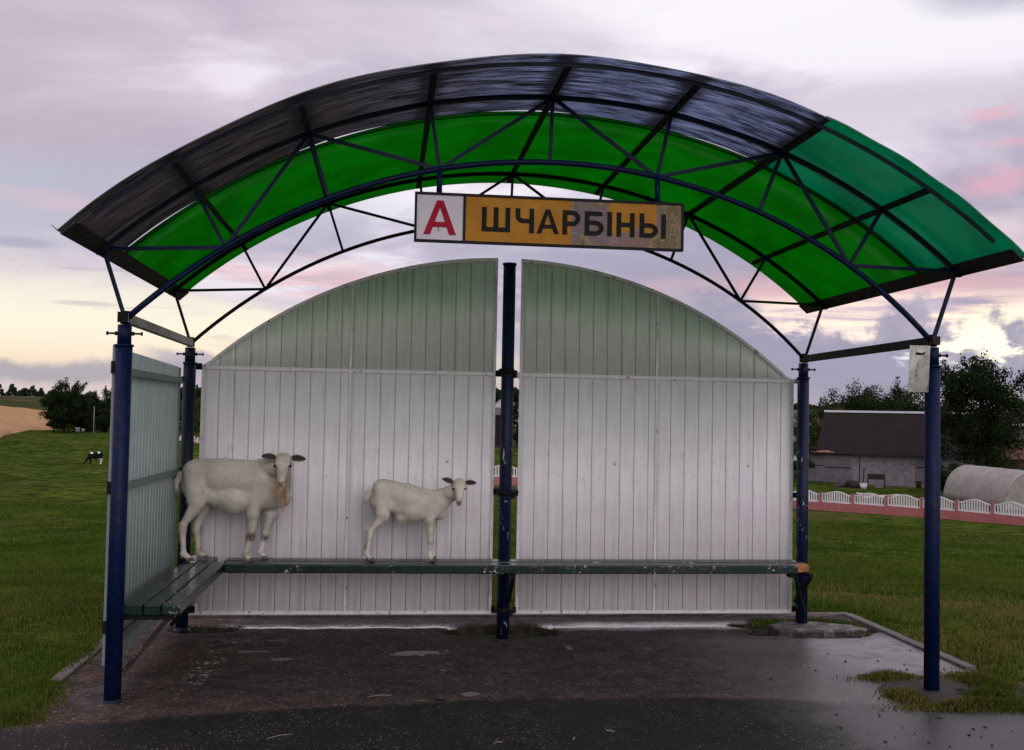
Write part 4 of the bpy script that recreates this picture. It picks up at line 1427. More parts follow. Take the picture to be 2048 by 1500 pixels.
    # ears: leaf shaped shells standing out sideways
    for s, tilt in ((-1, ear_tilt[0]), (1, ear_tilt[1])):
        e0 = hd + np.array([s * .054 * hk, .004, .006 * hk])
        n_u, n_v = 12, 6
        ev = []
        ln = .118 * hk
        for i in range(n_u + 1):
            t = i / n_u
            wdt = (.024 + .036 * math.sin(math.pi * min(1, t * 1.05) ** .8)) * hk * (1 - .0 * t) * (1 if t < .75 else math.sqrt(max(0, 1 - ((t - .75) / .25) ** 2)) * .98 + .02)
            for j in range(n_v + 1):
                q_ = j / n_v * 2 - 1
                X_ = s * t * ln; Z_ = -q_ * wdt * .5 + t * ln * tilt - t * t * .012
                Y_ = -.006 - .016 * hk * (q_ * q_) * math.sin(math.pi * t * .85) + .010 * t
                ev.append(e0 + (X_, Y_, Z_))
        m_ = len(ev)
        ev += [v_ + np.array([0, .0055, 0]) for v_ in ev]
        ef = []; mi = []
        q = n_v + 1
        for i in range(n_u):
            for j in range(n_v):
                a = i * q + j
                ef.append((a, a + q, a + q + 1, a + 1)); mi.append(1 if 0 < j < n_v - 1 and i > 0 else 0)
                ef.append((m_ + a, m_ + a + 1, m_ + a + q + 1, m_ + a + q)); mi.append(0)
        for i in range(n_u):
            a = i * q; ef.append((a, m_ + a, m_ + a + q, a + q)); mi.append(0)
            a += n_v; ef.append((a, a + q, m_ + a + q, m_ + a)); mi.append(0)
        for j in range(n_v):
            a = n_u * q + j; ef.append((a, m_ + a, m_ + a + 1, a + 1)); mi.append(0)
        eo = big_mesh('ear', np.array(ev), np.array(ef), [EARBACK, m_earin], root, smooth=True)
        eo.data.polygons.foreach_set('material_index', np.array(mi, np.int32))
    # eyes set at the sides of the face, nostrils, mouth
    for s in (-1, 1):
        c_ = hd + axn * .062 * hk + np.array([s * .0565 * hk, -.024 * hk, 0])
        mb = MB()
        for i in range(7):
            a0, a1 = -math.pi / 2 + math.pi * i / 7, -math.pi / 2 + math.pi * (i + 1) / 7
            mb.tube([c_ + np.array([0, 0, math.sin(a0) * .0105 * hk]), c_ + np.array([0, 0, math.sin(a1) * .0105 * hk])], [max(.0005, math.cos(a0) * .0150 * hk), max(.0005, math.cos(a1) * .0150 * hk)], 12, caps=False)
        mb.build('eye', m_eye, root)
        c_ = mz + np.array([s * .0105 * hk, -.020 * hk, .006 * hk])
        mb = MB(); mb.tube([c_ + np.array([s * -.003, 0, -.005 * hk]), c_ + np.array([s * .004, .002, .004 * hk])], [.0045 * hk, .006 * hk], 8); mb.build('nostril', m_nostril, root)
    nv, nf_ = sdf_mesh([('c', mz + (-.008 * hk, -.013 * hk, .002), .010 * hk, mz + (.008 * hk, -.013 * hk, .002), .010 * hk), ('e', tuple(mz + (0, -.010 * hk, -.008 * hk)), (.013 * hk, .010 * hk, .010 * hk))], .003, .008)
    big_mesh('nose', nv, nf_, m_nose, root, smooth=True)
    mb = MB(); mb.tube([mz + (-.014 * hk, -.012 * hk, -.019 * hk), mz + (0, -.0205 * hk, -.0165 * hk), mz + (.014 * hk, -.012 * hk, -.019 * hk)], .0022 * hk, 6); mb.build('mouth', m_nostril, root)
    # cloven hooves
    for n_ in ('toe_n', 'toe_f', 'htoe_n', 'htoe_f'):
        t = V3(n_); mb = MB()
        for s in (-1, 1):
            y_ = t[1] + s * .0105 * k
            hw = .0092 * k
            b0 = len(mb.v)
            z_t = max(.026, t[2] + .004)
            mb.v += [(t[0] - .018, y_ - hw, 0), (t[0] + .036 * k, y_ - hw * .6, 0), (t[0] + .036 * k, y_ + hw * .6, 0), (t[0] - .018, y_ + hw, 0),
                     (t[0] - .014, y_ - hw, z_t), (t[0] + .014, y_ - hw * .9, z_t), (t[0] + .014, y_ + hw * .9, z_t), (t[0] - .014, y_ + hw, z_t)]
            mb.f += [tuple(b0 + i for i in f_) for f_ in ((3, 2, 1, 0), (4, 5, 6, 7), (0, 1, 5, 4), (1, 2, 6, 5), (2, 3, 7, 6), (3, 0, 4, 7))]
            mb.s += [0] * 6
        mb.build('hoof', m_hoof, root, bevel=.003)
    if beard:
        r_ = np.random.default_rng(5)
        n = 1500
        base = hd + axn * (L_ * r_.uniform(.62, 1.0, n))[:, None] + np.stack([r_.normal(.002, .017, n), .030 + r_.normal(0, .012, n), -.022 + r_.normal(0, .006, n)], 1)
        ln = (.05 + .165 * r_.random(n) ** 1.5) * np.exp(-((base[:, 0] - mz[0]) / .030) ** 2 * .7)
        tip = base + np.stack([r_.normal(.004, .010, n) - (base[:, 0] - mz[0]) * .6 + ln * .08, r_.normal(-.01, .012, n), -ln], 1)
        midp = (base + tip) / 2 + np.stack([r_.normal(0, .006, n), r_.normal(-.006, .005, n), np.zeros(n)], 1)
        wv = np.stack([np.full(n, .0011), np.zeros(n), np.zeros(n)], 1)
        V_ = np.stack([base - wv, base + wv, midp + wv, midp - wv], 1).reshape(-1, 3)
        F_ = np.arange(4 * n).reshape(-1, 4)
        V2 = np.stack([midp - wv, midp + wv, tip + wv * .15, tip - wv * .15], 1).reshape(-1, 3)
        o = big_mesh('beard', np.concatenate([V_, V2]), np.concatenate([F_, F_ + 4 * n]), m_beard, root)
        o['label'] = 'long rusty orange beard'; o['kind'] = 'stuff'
    # tuft on the forehead
    r_ = np.random.default_rng(9)
    n = 700
    th = r_.uniform(0, 2 * math.pi, n); rr = np.sqrt(r_.random(n)) * .036 * hk
    base = hd + np.stack([np.cos(th) * rr, -.020 * hk + np.sin(th) * rr * .7, .030 * hk - rr * .25], 1)
    tip = base + np.stack([np.cos(th) * .010 + r_.normal(0, .004, n), -.012 + r_.normal(0, .004, n), r_.uniform(-.022, .006, n)], 1) * hk
    wv = np.stack([np.full(n, .0010), np.zeros(n), np.zeros(n)], 1)
    o = big_mesh('forelock', np.stack([base - wv, base + wv, tip], 1).reshape(-1, 3), np.arange(3 * n).reshape(-1, 3), coat, root)
    o['kind'] = 'stuff'
    return root


EARBACK = mat_paint('ear_back_hair', (.32, .28, .25), (.20, .17, .15), .9)
m_beard = mat_paint('rusty_beard', (.30, .155, .080), (.50, .36, .25), .9, None, 0, 26)
J1 = dict(tail=(-.362, 0, .615), hip=(-.255, 0, .745), mid=(-.06, 0, .750), withers=(.21, 0, .738), belly=(.04, 0, .445), chest=(.385, 0, .465), flank=(-.16, 0, .485),
          head=(.405, -.165, .765), muzzle=(.398, -.262, .590),
          elbow_n=(.185, -.075, .335), knee_n=(.172, -.078, .180), fetlock_n=(.140, -.078, .050), toe_n=(.165, -.078, .016),
          elbow_f=(.30, .055, .320), knee_f=(.262, .050, .180), fetlock_f=(.232, .045, .052), toe_f=(.262, .040, .016),
          stifle_n=(-.215, -.080, .430), hock_n=(-.325, -.070, .245), hfetlock_n=(-.310, -.070, .050), htoe_n=(-.262, -.070, .016),
          stifle_f=(-.180, .070, .420), hock_f=(-.245, .060, .240), hfetlock_f=(-.225, .060, .052), htoe_f=(-.180, .060, .016))
coat1 = mat_coat('white_coat_rusty', (.50, .46, .40), (.64, .60, .53), (.36, .29, .22),
                 [(.462, -.20, .725, .030, (.10, .07, .055), .85), (.350, -.20, .725, .030, (.10, .07, .055), .85), (.405, -.19, .80, .05, (.42, .34, .20), .6), (.405, -.24, .66, .05, (.40, .27, .17), .5), (.385, -.10, .52, .13, (.42, .28, .17), .65), (.175, -.09, .185, .05, (.11, .055, .045), .95), (.262, .05, .165, .05, (.11, .06, .05), .9),
                  (.145, -.08, .055, .04, (.22, .13, .10), .7), (.24, .05, .055, .04, (.22, .13, .10), .7), (-.22, .06, .06, .04, (.16, .09, .07), .7), (-.325, -.07, .24, .05, (.36, .26, .20), .5)])
goat('goat', 'larger white goat with a rusty beard standing in the corner of the long bench', (-2.100, -.20, BZ + .004), J1, 1.0, beard=True, fur_n=16000, coat=coat1, seed=2)
J2 = dict(tail=(-.268, 0, .500), hip=(-.175, 0, .612), mid=(.02, 0, .585), withers=(.245, 0, .530), belly=(.06, 0, .375), chest=(.275, 0, .365), flank=(-.09, 0, .410),
          head=(.412, -.110, .597), muzzle=(.408, -.200, .462),
          elbow_n=(.195, -.058, .300), knee_n=(.205, -.058, .155), fetlock_n=(.200, -.058, .048), toe_n=(.222, -.058, .014),
          elbow_f=(.225, .050, .300), knee_f=(.212, .045, .155), fetlock_f=(.215, .045, .048), toe_f=(.236, .045, .014),
          stifle_n=(-.145, -.060, .340), hock_n=(-.255, -.055, .205), hfetlock_n=(-.270, -.055, .048), htoe_n=(-.235, -.055, .014),
          stifle_f=(-.150, .055, .335), hock_f=(-.282, .050, .200), hfetlock_f=(-.288, .050, .052), htoe_f=(-.255, .050, .014))
coat2 = mat_coat('white_coat_cream', (.55, .50, .42), (.67, .61, .53), (.40, .32, .25),
                 [(.452, -.135, .567, .022, (.10, .07, .06), .85), (.370, -.135, .567, .022, (.10, .07, .06), .85), (.41, -.19, .48, .03, (.42, .26, .22), .5), (.205, -.06, .15, .03, (.32, .22, .18), .6), (-.28, .05, .10, .05, (.22, .14, .12), .6), (-.285, -.0, .40, .07, (.30, .24, .19), .6)])
goat('goat', 'smaller white goat without a beard standing mid way along the long bench', (-.800, -.20, BZ + .003), J2, .76, udder=True, fur_n=12000, coat=coat2, seed=3, ear_tilt=(.42, .10))


# cow grazing far off
def cow():
    p0 = on_ground(192, 115)
    a = az_of(200)
    root = empty('cow', p0, -a + .25)
    tag(root, 'black and white cow grazing head down in the meadow on the left', 'cow')
    P = []
    C = lambda *q: P.append(('c', *q))
    C((-.45, 0, .92), .30, (.10, 0, .90), .34); C((.10, 0, .90), .34, (.62, 0, .98), .30)
    C((-.52, 0, 1.02), .20, (.75, 0, 1.12), .18); C((.70, 0, .98), .27, (.86, 0, 1.0), .18)
    C((-.62, 0, .90), .22, (-.95, -.02, .50), .13); C((-.95, -.02, .50), .12, (-1.10, -.02, .28), .10); C((-1.10, -.02, .28), .105, (-1.30, -.03, .10), .065)
    for s in (-1, 1):
        C((-.50, s * .16, .75), .13, (-.48, s * .16, .38), .065); C((-.48, s * .16, .38), .065, (-.50, s * .16, .05), .055)
        C((.72, s * .16, .85), .17, (.80, s * .16, .48), .075); C((.80, s * .16, .48), .065, (.74, s * .16, .05), .055)
        C((-1.02, s * .10, .42), .03, (-1.05, s * .25, .42), .03)
    C((.92, 0, 1.08), .03, (1.0, 0, .45), .03)
    P.append(('e', (.52, 0, .60), (.16, .15, .12)))
    v, f = sdf_mesh(P, .035, .08)
    m, g = material('cow_hide')
    p = g.coord('Object'); x, y, z = g.sep(p)
    n1 = g.noise(p, 2.4, 2, .5)
    def sp(cx, cz, r): 
        v_ = g.node('ShaderNodeVectorMath', operation='DISTANCE'); g.put(v_.inputs[0], g.comb(x, 0.0, z)); v_.inputs[1].default_value = (cx, 0, cz)
        return g.ss(g.add(v_.outputs['Value'], g.mul(g.sub(n1, .5), .3)), r, r - .06)
    k = g.m('MAXIMUM', sp(-.42, 1.26, .22), sp(.42, 1.32, .20))
    k = g.m('MAXIMUM', k, g.mul(g.ss(z, .66, .56), g.ss(x, .35, .5)))
    c = g.mix(k, (.007, .006, .007), (.70, .68, .64))
    finish(g, principled(g, c, .9, spec=.1).outputs[0])
    big_mesh('body', v, f, m, root, smooth=True)
    root.scale = (.80, .95, .98)


cow()

# ------------------------------------------------------------------ concrete footing and small litter by the posts
foot = empty('concrete_footing', (2.47, -.12, -.050))
tag(foot, 'cracked concrete slab at the foot of the right rear post', 'slab')
m_slab, g = material('mossy_concrete')
p = g.coord('Object'); n1 = g.noise(p, 10, 5, .65); z = g.sep(p)[2]
c = g.mix(g.ss(n1, .42, .64), (.040, .035, .032), (.15, .14, .132))
c = g.mix(g.mul(g.ss(g.noise(p, 22, 4, .6), .40, .55), g.ss(z, .078, .060)), c, (.018, .018, .009))
finish(g, principled(g, c, .85, g.bump(n1, .6, .012)).outputs[0])
mb = MB()
out = [(-.34, -.19), (-.10, -.215), (.22, -.19), (.43, -.13), (.36, .02), (.10, .16), (-.18, .17), (-.33, .05)]
mb.prism(out, 0, .082, 'z')
mb.build('slab', m_slab, foot, bevel=.012)
m_dung = mat_paint('dark_dung', (.016, .012, .009), (.024, .017, .012), .7, None, 0, 40, bump=.6)


def clod(name, x, y, r, label, cat, zsq=.5):
    v, f = sdf_mesh([('e', (0, 0, r * .35), (r, r * .8, r * zsq)), ('e', (r * .5, r * .2, r * .3), (r * .6, r * .5, r * .4)), ('e', (-r * .5, -r * .2, r * .3), (r * .55, r * .6, r * .35))], r * .14, r * .3)
    v = v + np.array([mnoise.noise(Vector(tuple(q / r * 1.8))) for q in v])[:, None] * r * .12
    o = big_mesh(name, v, f, m_dung, smooth=True)
    o.location = (x, y, 0)
    tag(o, label, cat)
    return o


clod('earth_clod', .385, -1.04, .022, 'small round dark clod on the asphalt right of centre', 'clod', .9)
clod('earth_clod', -.60, -2.09, .030, 'flat dark clod at the edge of the dark road', 'clod', .4)
clod('earth_clod', -.68, -1.28, .026, 'long dark clod left of centre on the apron', 'clod', .3)
# droppings: too many to count
r_ = np.random.default_rng(11)
V_ = []; F_ = []
ico = bmesh.new(); bmesh.ops.create_icosphere(ico, subdivisions=1, radius=1)
iv = np.array([v.co[:] for v in ico.verts]); fi = np.array([[v.index for v in f.verts] for f in ico.faces]); ico.free()
pts_ = []
for cx, cy, sx_, sy_, n in ((-1.5, -2.1, .35, .15, 26), (-1.0, -1.5, .5, .25, 30), (2.1, -3.0, .45, .35, 34), (1.4, -2.6, .5, .3, 14), (2.4, -1.2, .3, .3, 12), (0.3, -1.5, 1.2, .5, 22), (-.4, -2.9, 1.2, .4, 12)):
    for _ in range(n): pts_.append((r_.normal(cx, sx_), r_.normal(cy, sy_)))
for x, y in pts_:
    if y < -3.6 or x > 2.95 and y > -2.6: continue
    s = r_.uniform(.0035, .010) * np.array([r_.uniform(.8, 1.5), 1, .7])
    F_.append(fi + len(V_) * len(iv)); V_.append(iv * s + (x, y, s[2] * .6))
o = big_mesh('droppings', np.concatenate(V_), np.concatenate(F_), m_dung, smooth=True)
tag(o, 'small dark droppings scattered over the asphalt', 'droppings', kind='stuff')
m_straw = mat_paint('dry_straw', (.36, .30, .20), (.45, .38, .26), .8)
st = MB()
for (x, y, a, l) in ((-1.45, -2.78, .35, .13), (-.35, -2.95, .12, .05), (-1.55, -3.05, .5, .16), (.05, -2.9, 1.1, .04), (1.92, -1.36, 1.0, .09), (1.97, -1.40, -.6, .08), (-.95, -2.02, .02, .14), (2.75, .33, .2, .30), (2.6, .36, -.1, .24), (2.4, .30, .7, .16), (2.35, .12, 1.9, .10), (1.95, .36, .1, .2)):
    c_ = Vector((x, y, .006 if y < 0 else .02)); d_ = Vector((math.cos(a), math.sin(a), .05)) * l / 2
    st.tube([c_ - d_, c_ + Vector((0, 0, .006)), c_ + d_], .0012, 5)
tag(st.build('straw', m_straw), 'dry straw stalks lying on the asphalt and the kerb', 'straw', kind='stuff')

# ------------------------------------------------------------------ grass blades near the shelter
m_blade, g = material('grass_blade')
geo = g.node('ShaderNodeNewGeometry')
p = geo.outputs['Position']
rp = geo.outputs['Random Per Island']
n1 = g.noise(p, .9, 4, .6, .4); n2 = g.noise(p, .30, 4, .6, .6)
c = g.mix(rp, (.034, .064, .009), (.088, .132, .020))
c = g.mix(g.mul(g.ss(n1, .50, .62), .6), c, (.115, .120, .028))
near = g.ss(g.sep(p)[1], 5.0, 1.5)
lush = g.ss(g.noise(p, .55, 5, .65, .5), .44, .58)
c = g.mix(lush, c, g.mix(1.0, c, (.62, .70, .55), 'MULTIPLY'))
rightside = g.ss(g.sep(p)[0], -2.0, 1.0)
dry = g.mul(g.mul(g.ss(g.add(n2, g.mul(rp, .26)), .56, .76), .75), g.mul(g.add(.2, g.mul(near, .95)), g.add(.35, g.mul(rightside, .75))))
c = g.mix(dry, c, (.20, .145, .055))
df = g.node('ShaderNodeBsdfDiffuse'); g.put(df.inputs[0], c)
tl = g.node('ShaderNodeBsdfTranslucent'); g.put(tl.inputs[0], g.mix(1.0, c, (1.1, 1.3, .8), 'MULTIPLY'))
mx = g.node('ShaderNodeMixShader'); mx.inputs[0].default_value = .35; g.put(mx.inputs[1], df.outputs[0]); g.put(mx.inputs[2], tl.outputs[0])
finish(g, mx.outputs[0])


def in_apron(x, y, marg=0.0):
    return ((x > PAD_L - .10 - marg) & (x < PAD_R + .10 + marg) & (y < PAD_B + .1 + marg)) | (y < ROAD_Y + .02)


def blades(xs, ys, hgt, wid, seed):
    r_ = np.random.default_rng(seed)
    n = len(xs)
    z = ground_z(xs, ys)
    a = r_.uniform(0, 2 * math.pi, n)
    lean = r_.uniform(.1, .9, n) * hgt
    la = r_.uniform(0, 2 * math.pi, n)
    wx, wy = np.cos(a) * wid / 2, np.sin(a) * wid / 2
    bx, by = np.cos(la) * lean, np.sin(la) * lean
    p0 = np.stack([xs - wx, ys - wy, z - .01], 1); p1 = np.stack([xs + wx, ys + wy, z - .01], 1)
    p2 = np.stack([xs + wx * .8 + bx * .35, ys + wy * .8 + by * .35, z + hgt * .6], 1); p3 = np.stack([xs - wx * .8 + bx * .35, ys - wy * .8 + by * .35, z + hgt * .6], 1)
    tip = np.stack([xs + bx, ys + by, z + hgt * (1 - .3 * (lean / hgt) ** 2)], 1)
    V_ = np.stack([p0, p1, p2, p3, tip], 1).reshape(-1, 3)
    b = np.arange(n)[:, None] * 5
    tri = np.concatenate([b + [0, 1, 2], b + [0, 2, 3], b + [3, 2, 4]])
    return V_, tri


def scatter(n, rmin, rmax, seed):
    r_ = np.random.default_rng(seed)
    a = r_.uniform(-.47, .66, n)
    r = np.sqrt(r_.uniform(rmin ** 2, rmax ** 2, n))
    x, y = CAM[0] + np.sin(a) * r, CAM[1] + np.cos(a) * r
    k = ~in_apron(x, y)
    # thin strip hidden wholly behind the wall needs none
    behind = (a > az_of(430)) & (a < az_of(1560)) & (y > .7) & ~((a > az_of(975)) & (a < az_of(1050)))
    k &= ~behind
    return x[k], y[k], r[k]


allV = []; allF = []; off = 0
for n, r0, r1, seed, hh in ((170000, 4.5, 12, 1, .042), (150000, 12, 22, 2, .060), (110000, 22, 48, 3, .085)):
    x, y, r = scatter(n, r0, r1, seed)
    r_ = np.random.default_rng(seed + 50)
    tuft = np.array([mnoise.noise(Vector((a_ * .7, b_ * .7, 0))) for a_, b_ in zip(x, y)])
    h = hh * (1 + .6 * tuft) * r_.uniform(.45, 1.25, len(x))
    Vv, Ff = blades(x, y, h, .0035 + .00042 * r, seed + 9)
    allV.append(Vv); allF.append(Ff + off); off += len(Vv)
grass = big_mesh('grass', np.concatenate(allV), np.concatenate(allF), m_blade)
tag(grass, 'short green and straw coloured grass around the shelter', 'grass', kind='stuff')


def patch(name, centres, n, label, hgt=.09, seed=3, clip=None):
    r_ = np.random.default_rng(seed)
    xs = []; ys = []
    for cx, cy, sx_, sy_, w_ in centres:
        m_ = int(n * w_); xs.append(r_.normal(cx, sx_, m_)); ys.append(r_.normal(cy, sy_, m_))
    x = np.concatenate(xs); y = np.concatenate(ys)
    dens = np.concatenate([np.exp(-(((xs[i] - c_[0]) / c_[2]) ** 2 + ((ys[i] - c_[1]) / c_[3]) ** 2) / 2.2) for i, c_ in enumerate(centres)])
    if clip is not None:
        k = clip(x, y); x, y = x[k], y[k]
    h = hgt * r_.uniform(.3, 1.2, len(x)) * (.12 + .88 * dens)
    V_, F_ = blades(x, y, h, .0065, seed)
    V_[:, 2] = V_[:, 2] - np.repeat(ground_z(x, y), 5) + .0
    o = big_mesh(name, V_, F_, m_blade)
    return tag(o, label, 'grass', kind='stuff')


patch('weeds', [(2.35, -1.72, .12, .05, .10), (2.55, -2.42, .22, .045, .40), (2.95, -2.42, .22, .07, .35), (2.90, -1.90, .12, .16, .3), (2.22, -2.20, .07, .10, .10), (2.75, -2.20, .12, .06, .10)], 14000,
      'ring of grass and weeds round the foot of the right front post', .070, 4)
patch('weeds', [(2.78, -.02, .10, .10, .4), (2.62, .16, .16, .06, .4), (2.25, .13, .12, .05, .2)], 2200, 'sparse weeds in the hollow by the right rear post', .05, 6)
patch('weeds', [(-2.90, -2.10, .09, .22, .5), (-2.98, -1.75, .08, .15, .3), (-2.86, -2.40, .09, .07, .2), (-2.93, -.9, .05, .4, .25)], 5000,
      'grass creeping over the left edge of the apron', .07, 7)
patch('weeds', [(x_, PAD_B + .10, .10, .02, .08) for x_ in (-2.6, -1.9, -.1, .1, .6, 1.0, 1.5, 2.0, 2.4, 2.8)], 2600, 'tufts growing between the kerb and the back wall', .07, 8)

# soil clod mound where the post grass ring sits
m_soil = mat_paint('dark_soil', (.018, .012, .008), (.034, .023, .015), .9, None, 0, 24, bump=.8)
mb = []
vs = []; fs = []
nr_, na_ = 10, 40
vs.append((2.62, -2.08, .02))
for i in range(1, nr_ + 1):
    for j in range(na_):
        t = i / nr_; a = 2 * math.pi * j / na_
        k = 1 + .16 * mnoise.noise(Vector((math.cos(a) * 1.6, math.sin(a) * 1.6, 2)))
        x = 2.68 + math.cos(a) * .56 * t * k; y = -2.05 + math.sin(a) * .40 * t * k
        vs.append((x, y, .014 * (1 - t ** 3) + .010 * mnoise.noise(Vector((x * 9, y * 9, 0))) * (1 - t) - .004 * (i == nr_)))
tri = []
for j in range(na_): tri.append((0, 1 + j, 1 + (j + 1) % na_))
for i in range(nr_ - 1):
    for j in range(na_):
        a = 1 + i * na_ + j; b = 1 + i * na_ + (j + 1) % na_
        tri += [(a, a + na_, b + na_), (a, b + na_, b)]
soil = big_mesh('soil_patch', vs, tri, m_soil, smooth=True)
tag(soil, 'patch of bare dark soil round the right front post', kind='structure')

# ------------------------------------------------------------------ fence behind the meadow
m_fw = mat_paint('white_cast_concrete', (.60, .57, .58), (.68, .65, .66), .7, None, 0, 3)
m_fp = mat_paint('pink_painted_concrete', (.34, .105, .105), (.42, .135, .130), .8, (.24, .10, .09), .3, 2.5)


def fence_panel_mesh(L):
    """cast panel: arched top rail over slats"""
    mb = MB()
    n = 16
    top = lambda t: .50 + .20 * (math.sin(math.pi * t) ** 2)
    for i in range(n):
        t0, t1 = i / n, (i + 1) / n
        b0 = len(mb.v)
        for y in (-.03, .03):
            mb.v += [(t0 * L, y, top(t0) - .07), (t1 * L, y, top(t1) - .07), (t1 * L, y, top(t1)), (t0 * L, y, top(t0))]
        mb.f += [tuple(b0 + q for q in t) for t in ((0, 1, 2, 3), (7, 6, 5, 4), (3, 2, 6, 7), (0, 4, 5, 1))]; mb.s += [0] * 4
    mb.box(0, L, -.03, .03, .0, .08)
    mb.box(0, .06, -.028, .028, .08, .44); mb.box(L - .06, L, -.028, .028, .08, .44)
    return mb


def fence_slats(L):
    mb = MB()
    n = 11
    for i in range(1, n + 1):
        t = i / (n + 1)
        x = .06 + t * (L - .12)
        zt = .50 + .20 * (math.sin(math.pi * x / L) ** 2) - .06
        mb.box(x - .037, x + .037, -.022, .022, .075, zt)
    return mb


# run of the fence: (photo column, distance), walked at equal steps
run = [on_ground(2230, 56.5), on_ground(2028, 59.5), on_ground(1868, 62.4), on_ground(1655, 66), on_ground(1560, 67.5)]
run2 = [on_ground(1120, 61), on_ground(1000, 61.5), on_ground(880, 63)]
run3 = [on_ground(440, 118), on_ground(395, 130), on_ground(350, 145)]


def walk(path, step):
    out = [Vector((path[0].x, path[0].y, 0))]
    cur = out[0].copy(); i = 1; need = step
    while i < len(path):
        t = Vector((path[i].x, path[i].y, 0)); d_ = (t - cur).length
        if d_ >= need:
            cur = cur + (t - cur) * (need / d_); out.append(cur.copy()); need = step
        else:
            need -= d_; cur = t; i += 1
    return out


protos = {}


def fence(path, label, step=2.16, detail=True):
    pts = walk(path, step)
    root = empty('fence', (pts[0].x, pts[0].y, gz(pts[0].x, pts[0].y)))
    tag(root, label, 'fence')
    base = Vector(root.location)
    L = step - .16
    if 'p' not in protos:
        protos['p'] = fence_panel_mesh(L).build('white_panel', m_fw, root)
        protos['s'] = fence_slats(L).build('slats', m_fw, protos['p']); protos['s']['kind'] = 'stuff'
        b = MB(); b.box(0, L, -.035, .035, -.5, .235); b.box(0, L, -.028, .028, .235, .245); b.box(0, L, -.035, .035, .245, .50); protos['b'] = b.build('base_panel', m_fp, root)
        b = MB(); b.box(-.08, .08, -.08, .08, -.5, 1.04); b.box(-.095, .095, -.095, .095, 1.04, 1.08); protos['q'] = b.build('fence_post', m_fp, root)
        first = True
    else: first = False
    for i, pt in enumerate(pts):
        z = gz(pt.x, pt.y)
        if i < len(pts) - 1:
            nx_ = pts[i + 1]; dv = nx_ - pt; ang = math.atan2(dv.y, dv.x)
            zz = (z + gz(nx_.x, nx_.y)) / 2
            dirv = dv.normalized() * .08
            for key, dz in (('p', .50), ('b', 0)):
                o = protos[key] if (first and i == 0) else protos[key].copy()
                if not (first and i == 0): COL.objects.link(o)
                o.parent = root; o.location = Vector((pt.x + dirv.x, pt.y + dirv.y, zz + dz)) - base; o.rotation_euler = (0, 0, ang)
                if key == 'p' and not (first and i == 0):
                    s_ = protos['s'].copy(); COL.objects.link(s_); s_.parent = o
        o = protos['q'] if (first and i == 0) else protos['q'].copy()
        if not (first and i == 0): COL.objects.link(o)
        o.parent = root; o.location = Vector((pt.x, pt.y, z)) - base
        ang2 = math.atan2(pts[min(i + 1, len(pts) - 1)].y - pts[max(i - 1, 0)].y, pts[min(i + 1, len(pts) - 1)].x - pts[max(i - 1, 0)].x)
        o.rotation_euler = (0, 0, ang2)
    return root


fence(run, 'white arched concrete fence with pink base and posts in front of the shed and polytunnel')
fence(run2, 'piece of white and pink fence seen through the gap at the middle post')
f3 = fence(run3, 'far white wavy fence seen between the left rear post and the wall')
f3.location.z -= .55

# ------------------------------------------------------------------ shed, polytunnel and yard things
right_v = Vector((AX_R[0], AX_R[1], 0)).normalized()


def facing(u):
    """yaw that makes local +x run to the viewer's right for a thing seen at that column"""
    return -az_of(u)


def mat_plain(name, a, b, rough=.8, scale=1.5, bump=.3):
    m, g = material(name)
    p = g.coord('Object'); n1 = g.noise(p, scale, 5, .65); n2 = g.noise(p, scale * 9, 4, .6)
    c = g.mix(g.ss(n1, .35, .65), a, b)
    c = g.mix(g.mul(g.ss(n2, .5, .75), .35), c, tuple(v * .6 for v in a))
    finish(g, principled(g, c, rough, g.bump(n2, bump, .03), spec=.3).outputs[0])
    return m


m_lime = mat_plain('limewashed_brick', (.18, .16, .18), (.27, .24, .265), .9, 2.2)
m_limedoor = mat_plain('grey_lilac_boards', (.13, .11, .135), (.17, .145, .17), .8, 2.0)
m_roof = mat_plain('dark_brown_roof', (.011, .008, .0075), (.017, .012, .010), .9, .6)
m_ridge = mat_paint('pale_ridge_metal', (.58, .56, .58), (.66, .64, .66), .5)
m_darkw = mat_plain('dark_wood', (.022, .017, .015), (.035, .026, .022), .9, 3)

SD = 97.0
p0 = on_ground(1600, SD)
shed = empty('shed', p0, facing(1720) + .0)
tag(shed, 'low whitewashed shed with a tall dark brown roof and white ridge behind the fence', 'shed')
PXM = F_PX / SD
zb = 0.0
wallL = 15.5
m0 = MB(); m0.box(0, wallL, 0, 7.5, -.5, 2.45); m0.build('wall', m_lime, shed)
# brick pilaster lines and doors, all proud of the wall
for x0, x1, z0, z1 in ((.35, 2.05, .0, 2.25), (2.12, 4.35, -.1, 2.05), (9.6, 13.2, .1, 2.3)):
    b = MB(); b.box(x0, x1, -.06, -.003, z0, z1); dr_ = b.build('door', m_limedoor, shed)
    nb = int((x1 - x0) / .30)
    for k in range(1, nb):
        q = MB(); xx = x0 + (x1 - x0) * k / nb; q.box(xx - .025, xx + .025, -.075, -.061, z0 + .02, z1 - .02); q.build('batten', m_limedoor, dr_)
    q = MB(); q.box(x0 + .05, x1 - .05, -.10, -.076, (z0 + z1) / 2 + .25, (z0 + z1) / 2 + .33); q.build('batten', m_darkw, dr_)
b = MB(); b.box(5.0, 5.07, -.03, -.003, .1, 2.3); b.build('crack_trim', m_darkw, shed)
b = MB(); b.box(11.8, 12.1, -.12, -.101, .95, 1.25); b.build('door_latch', m_darkw, shed)
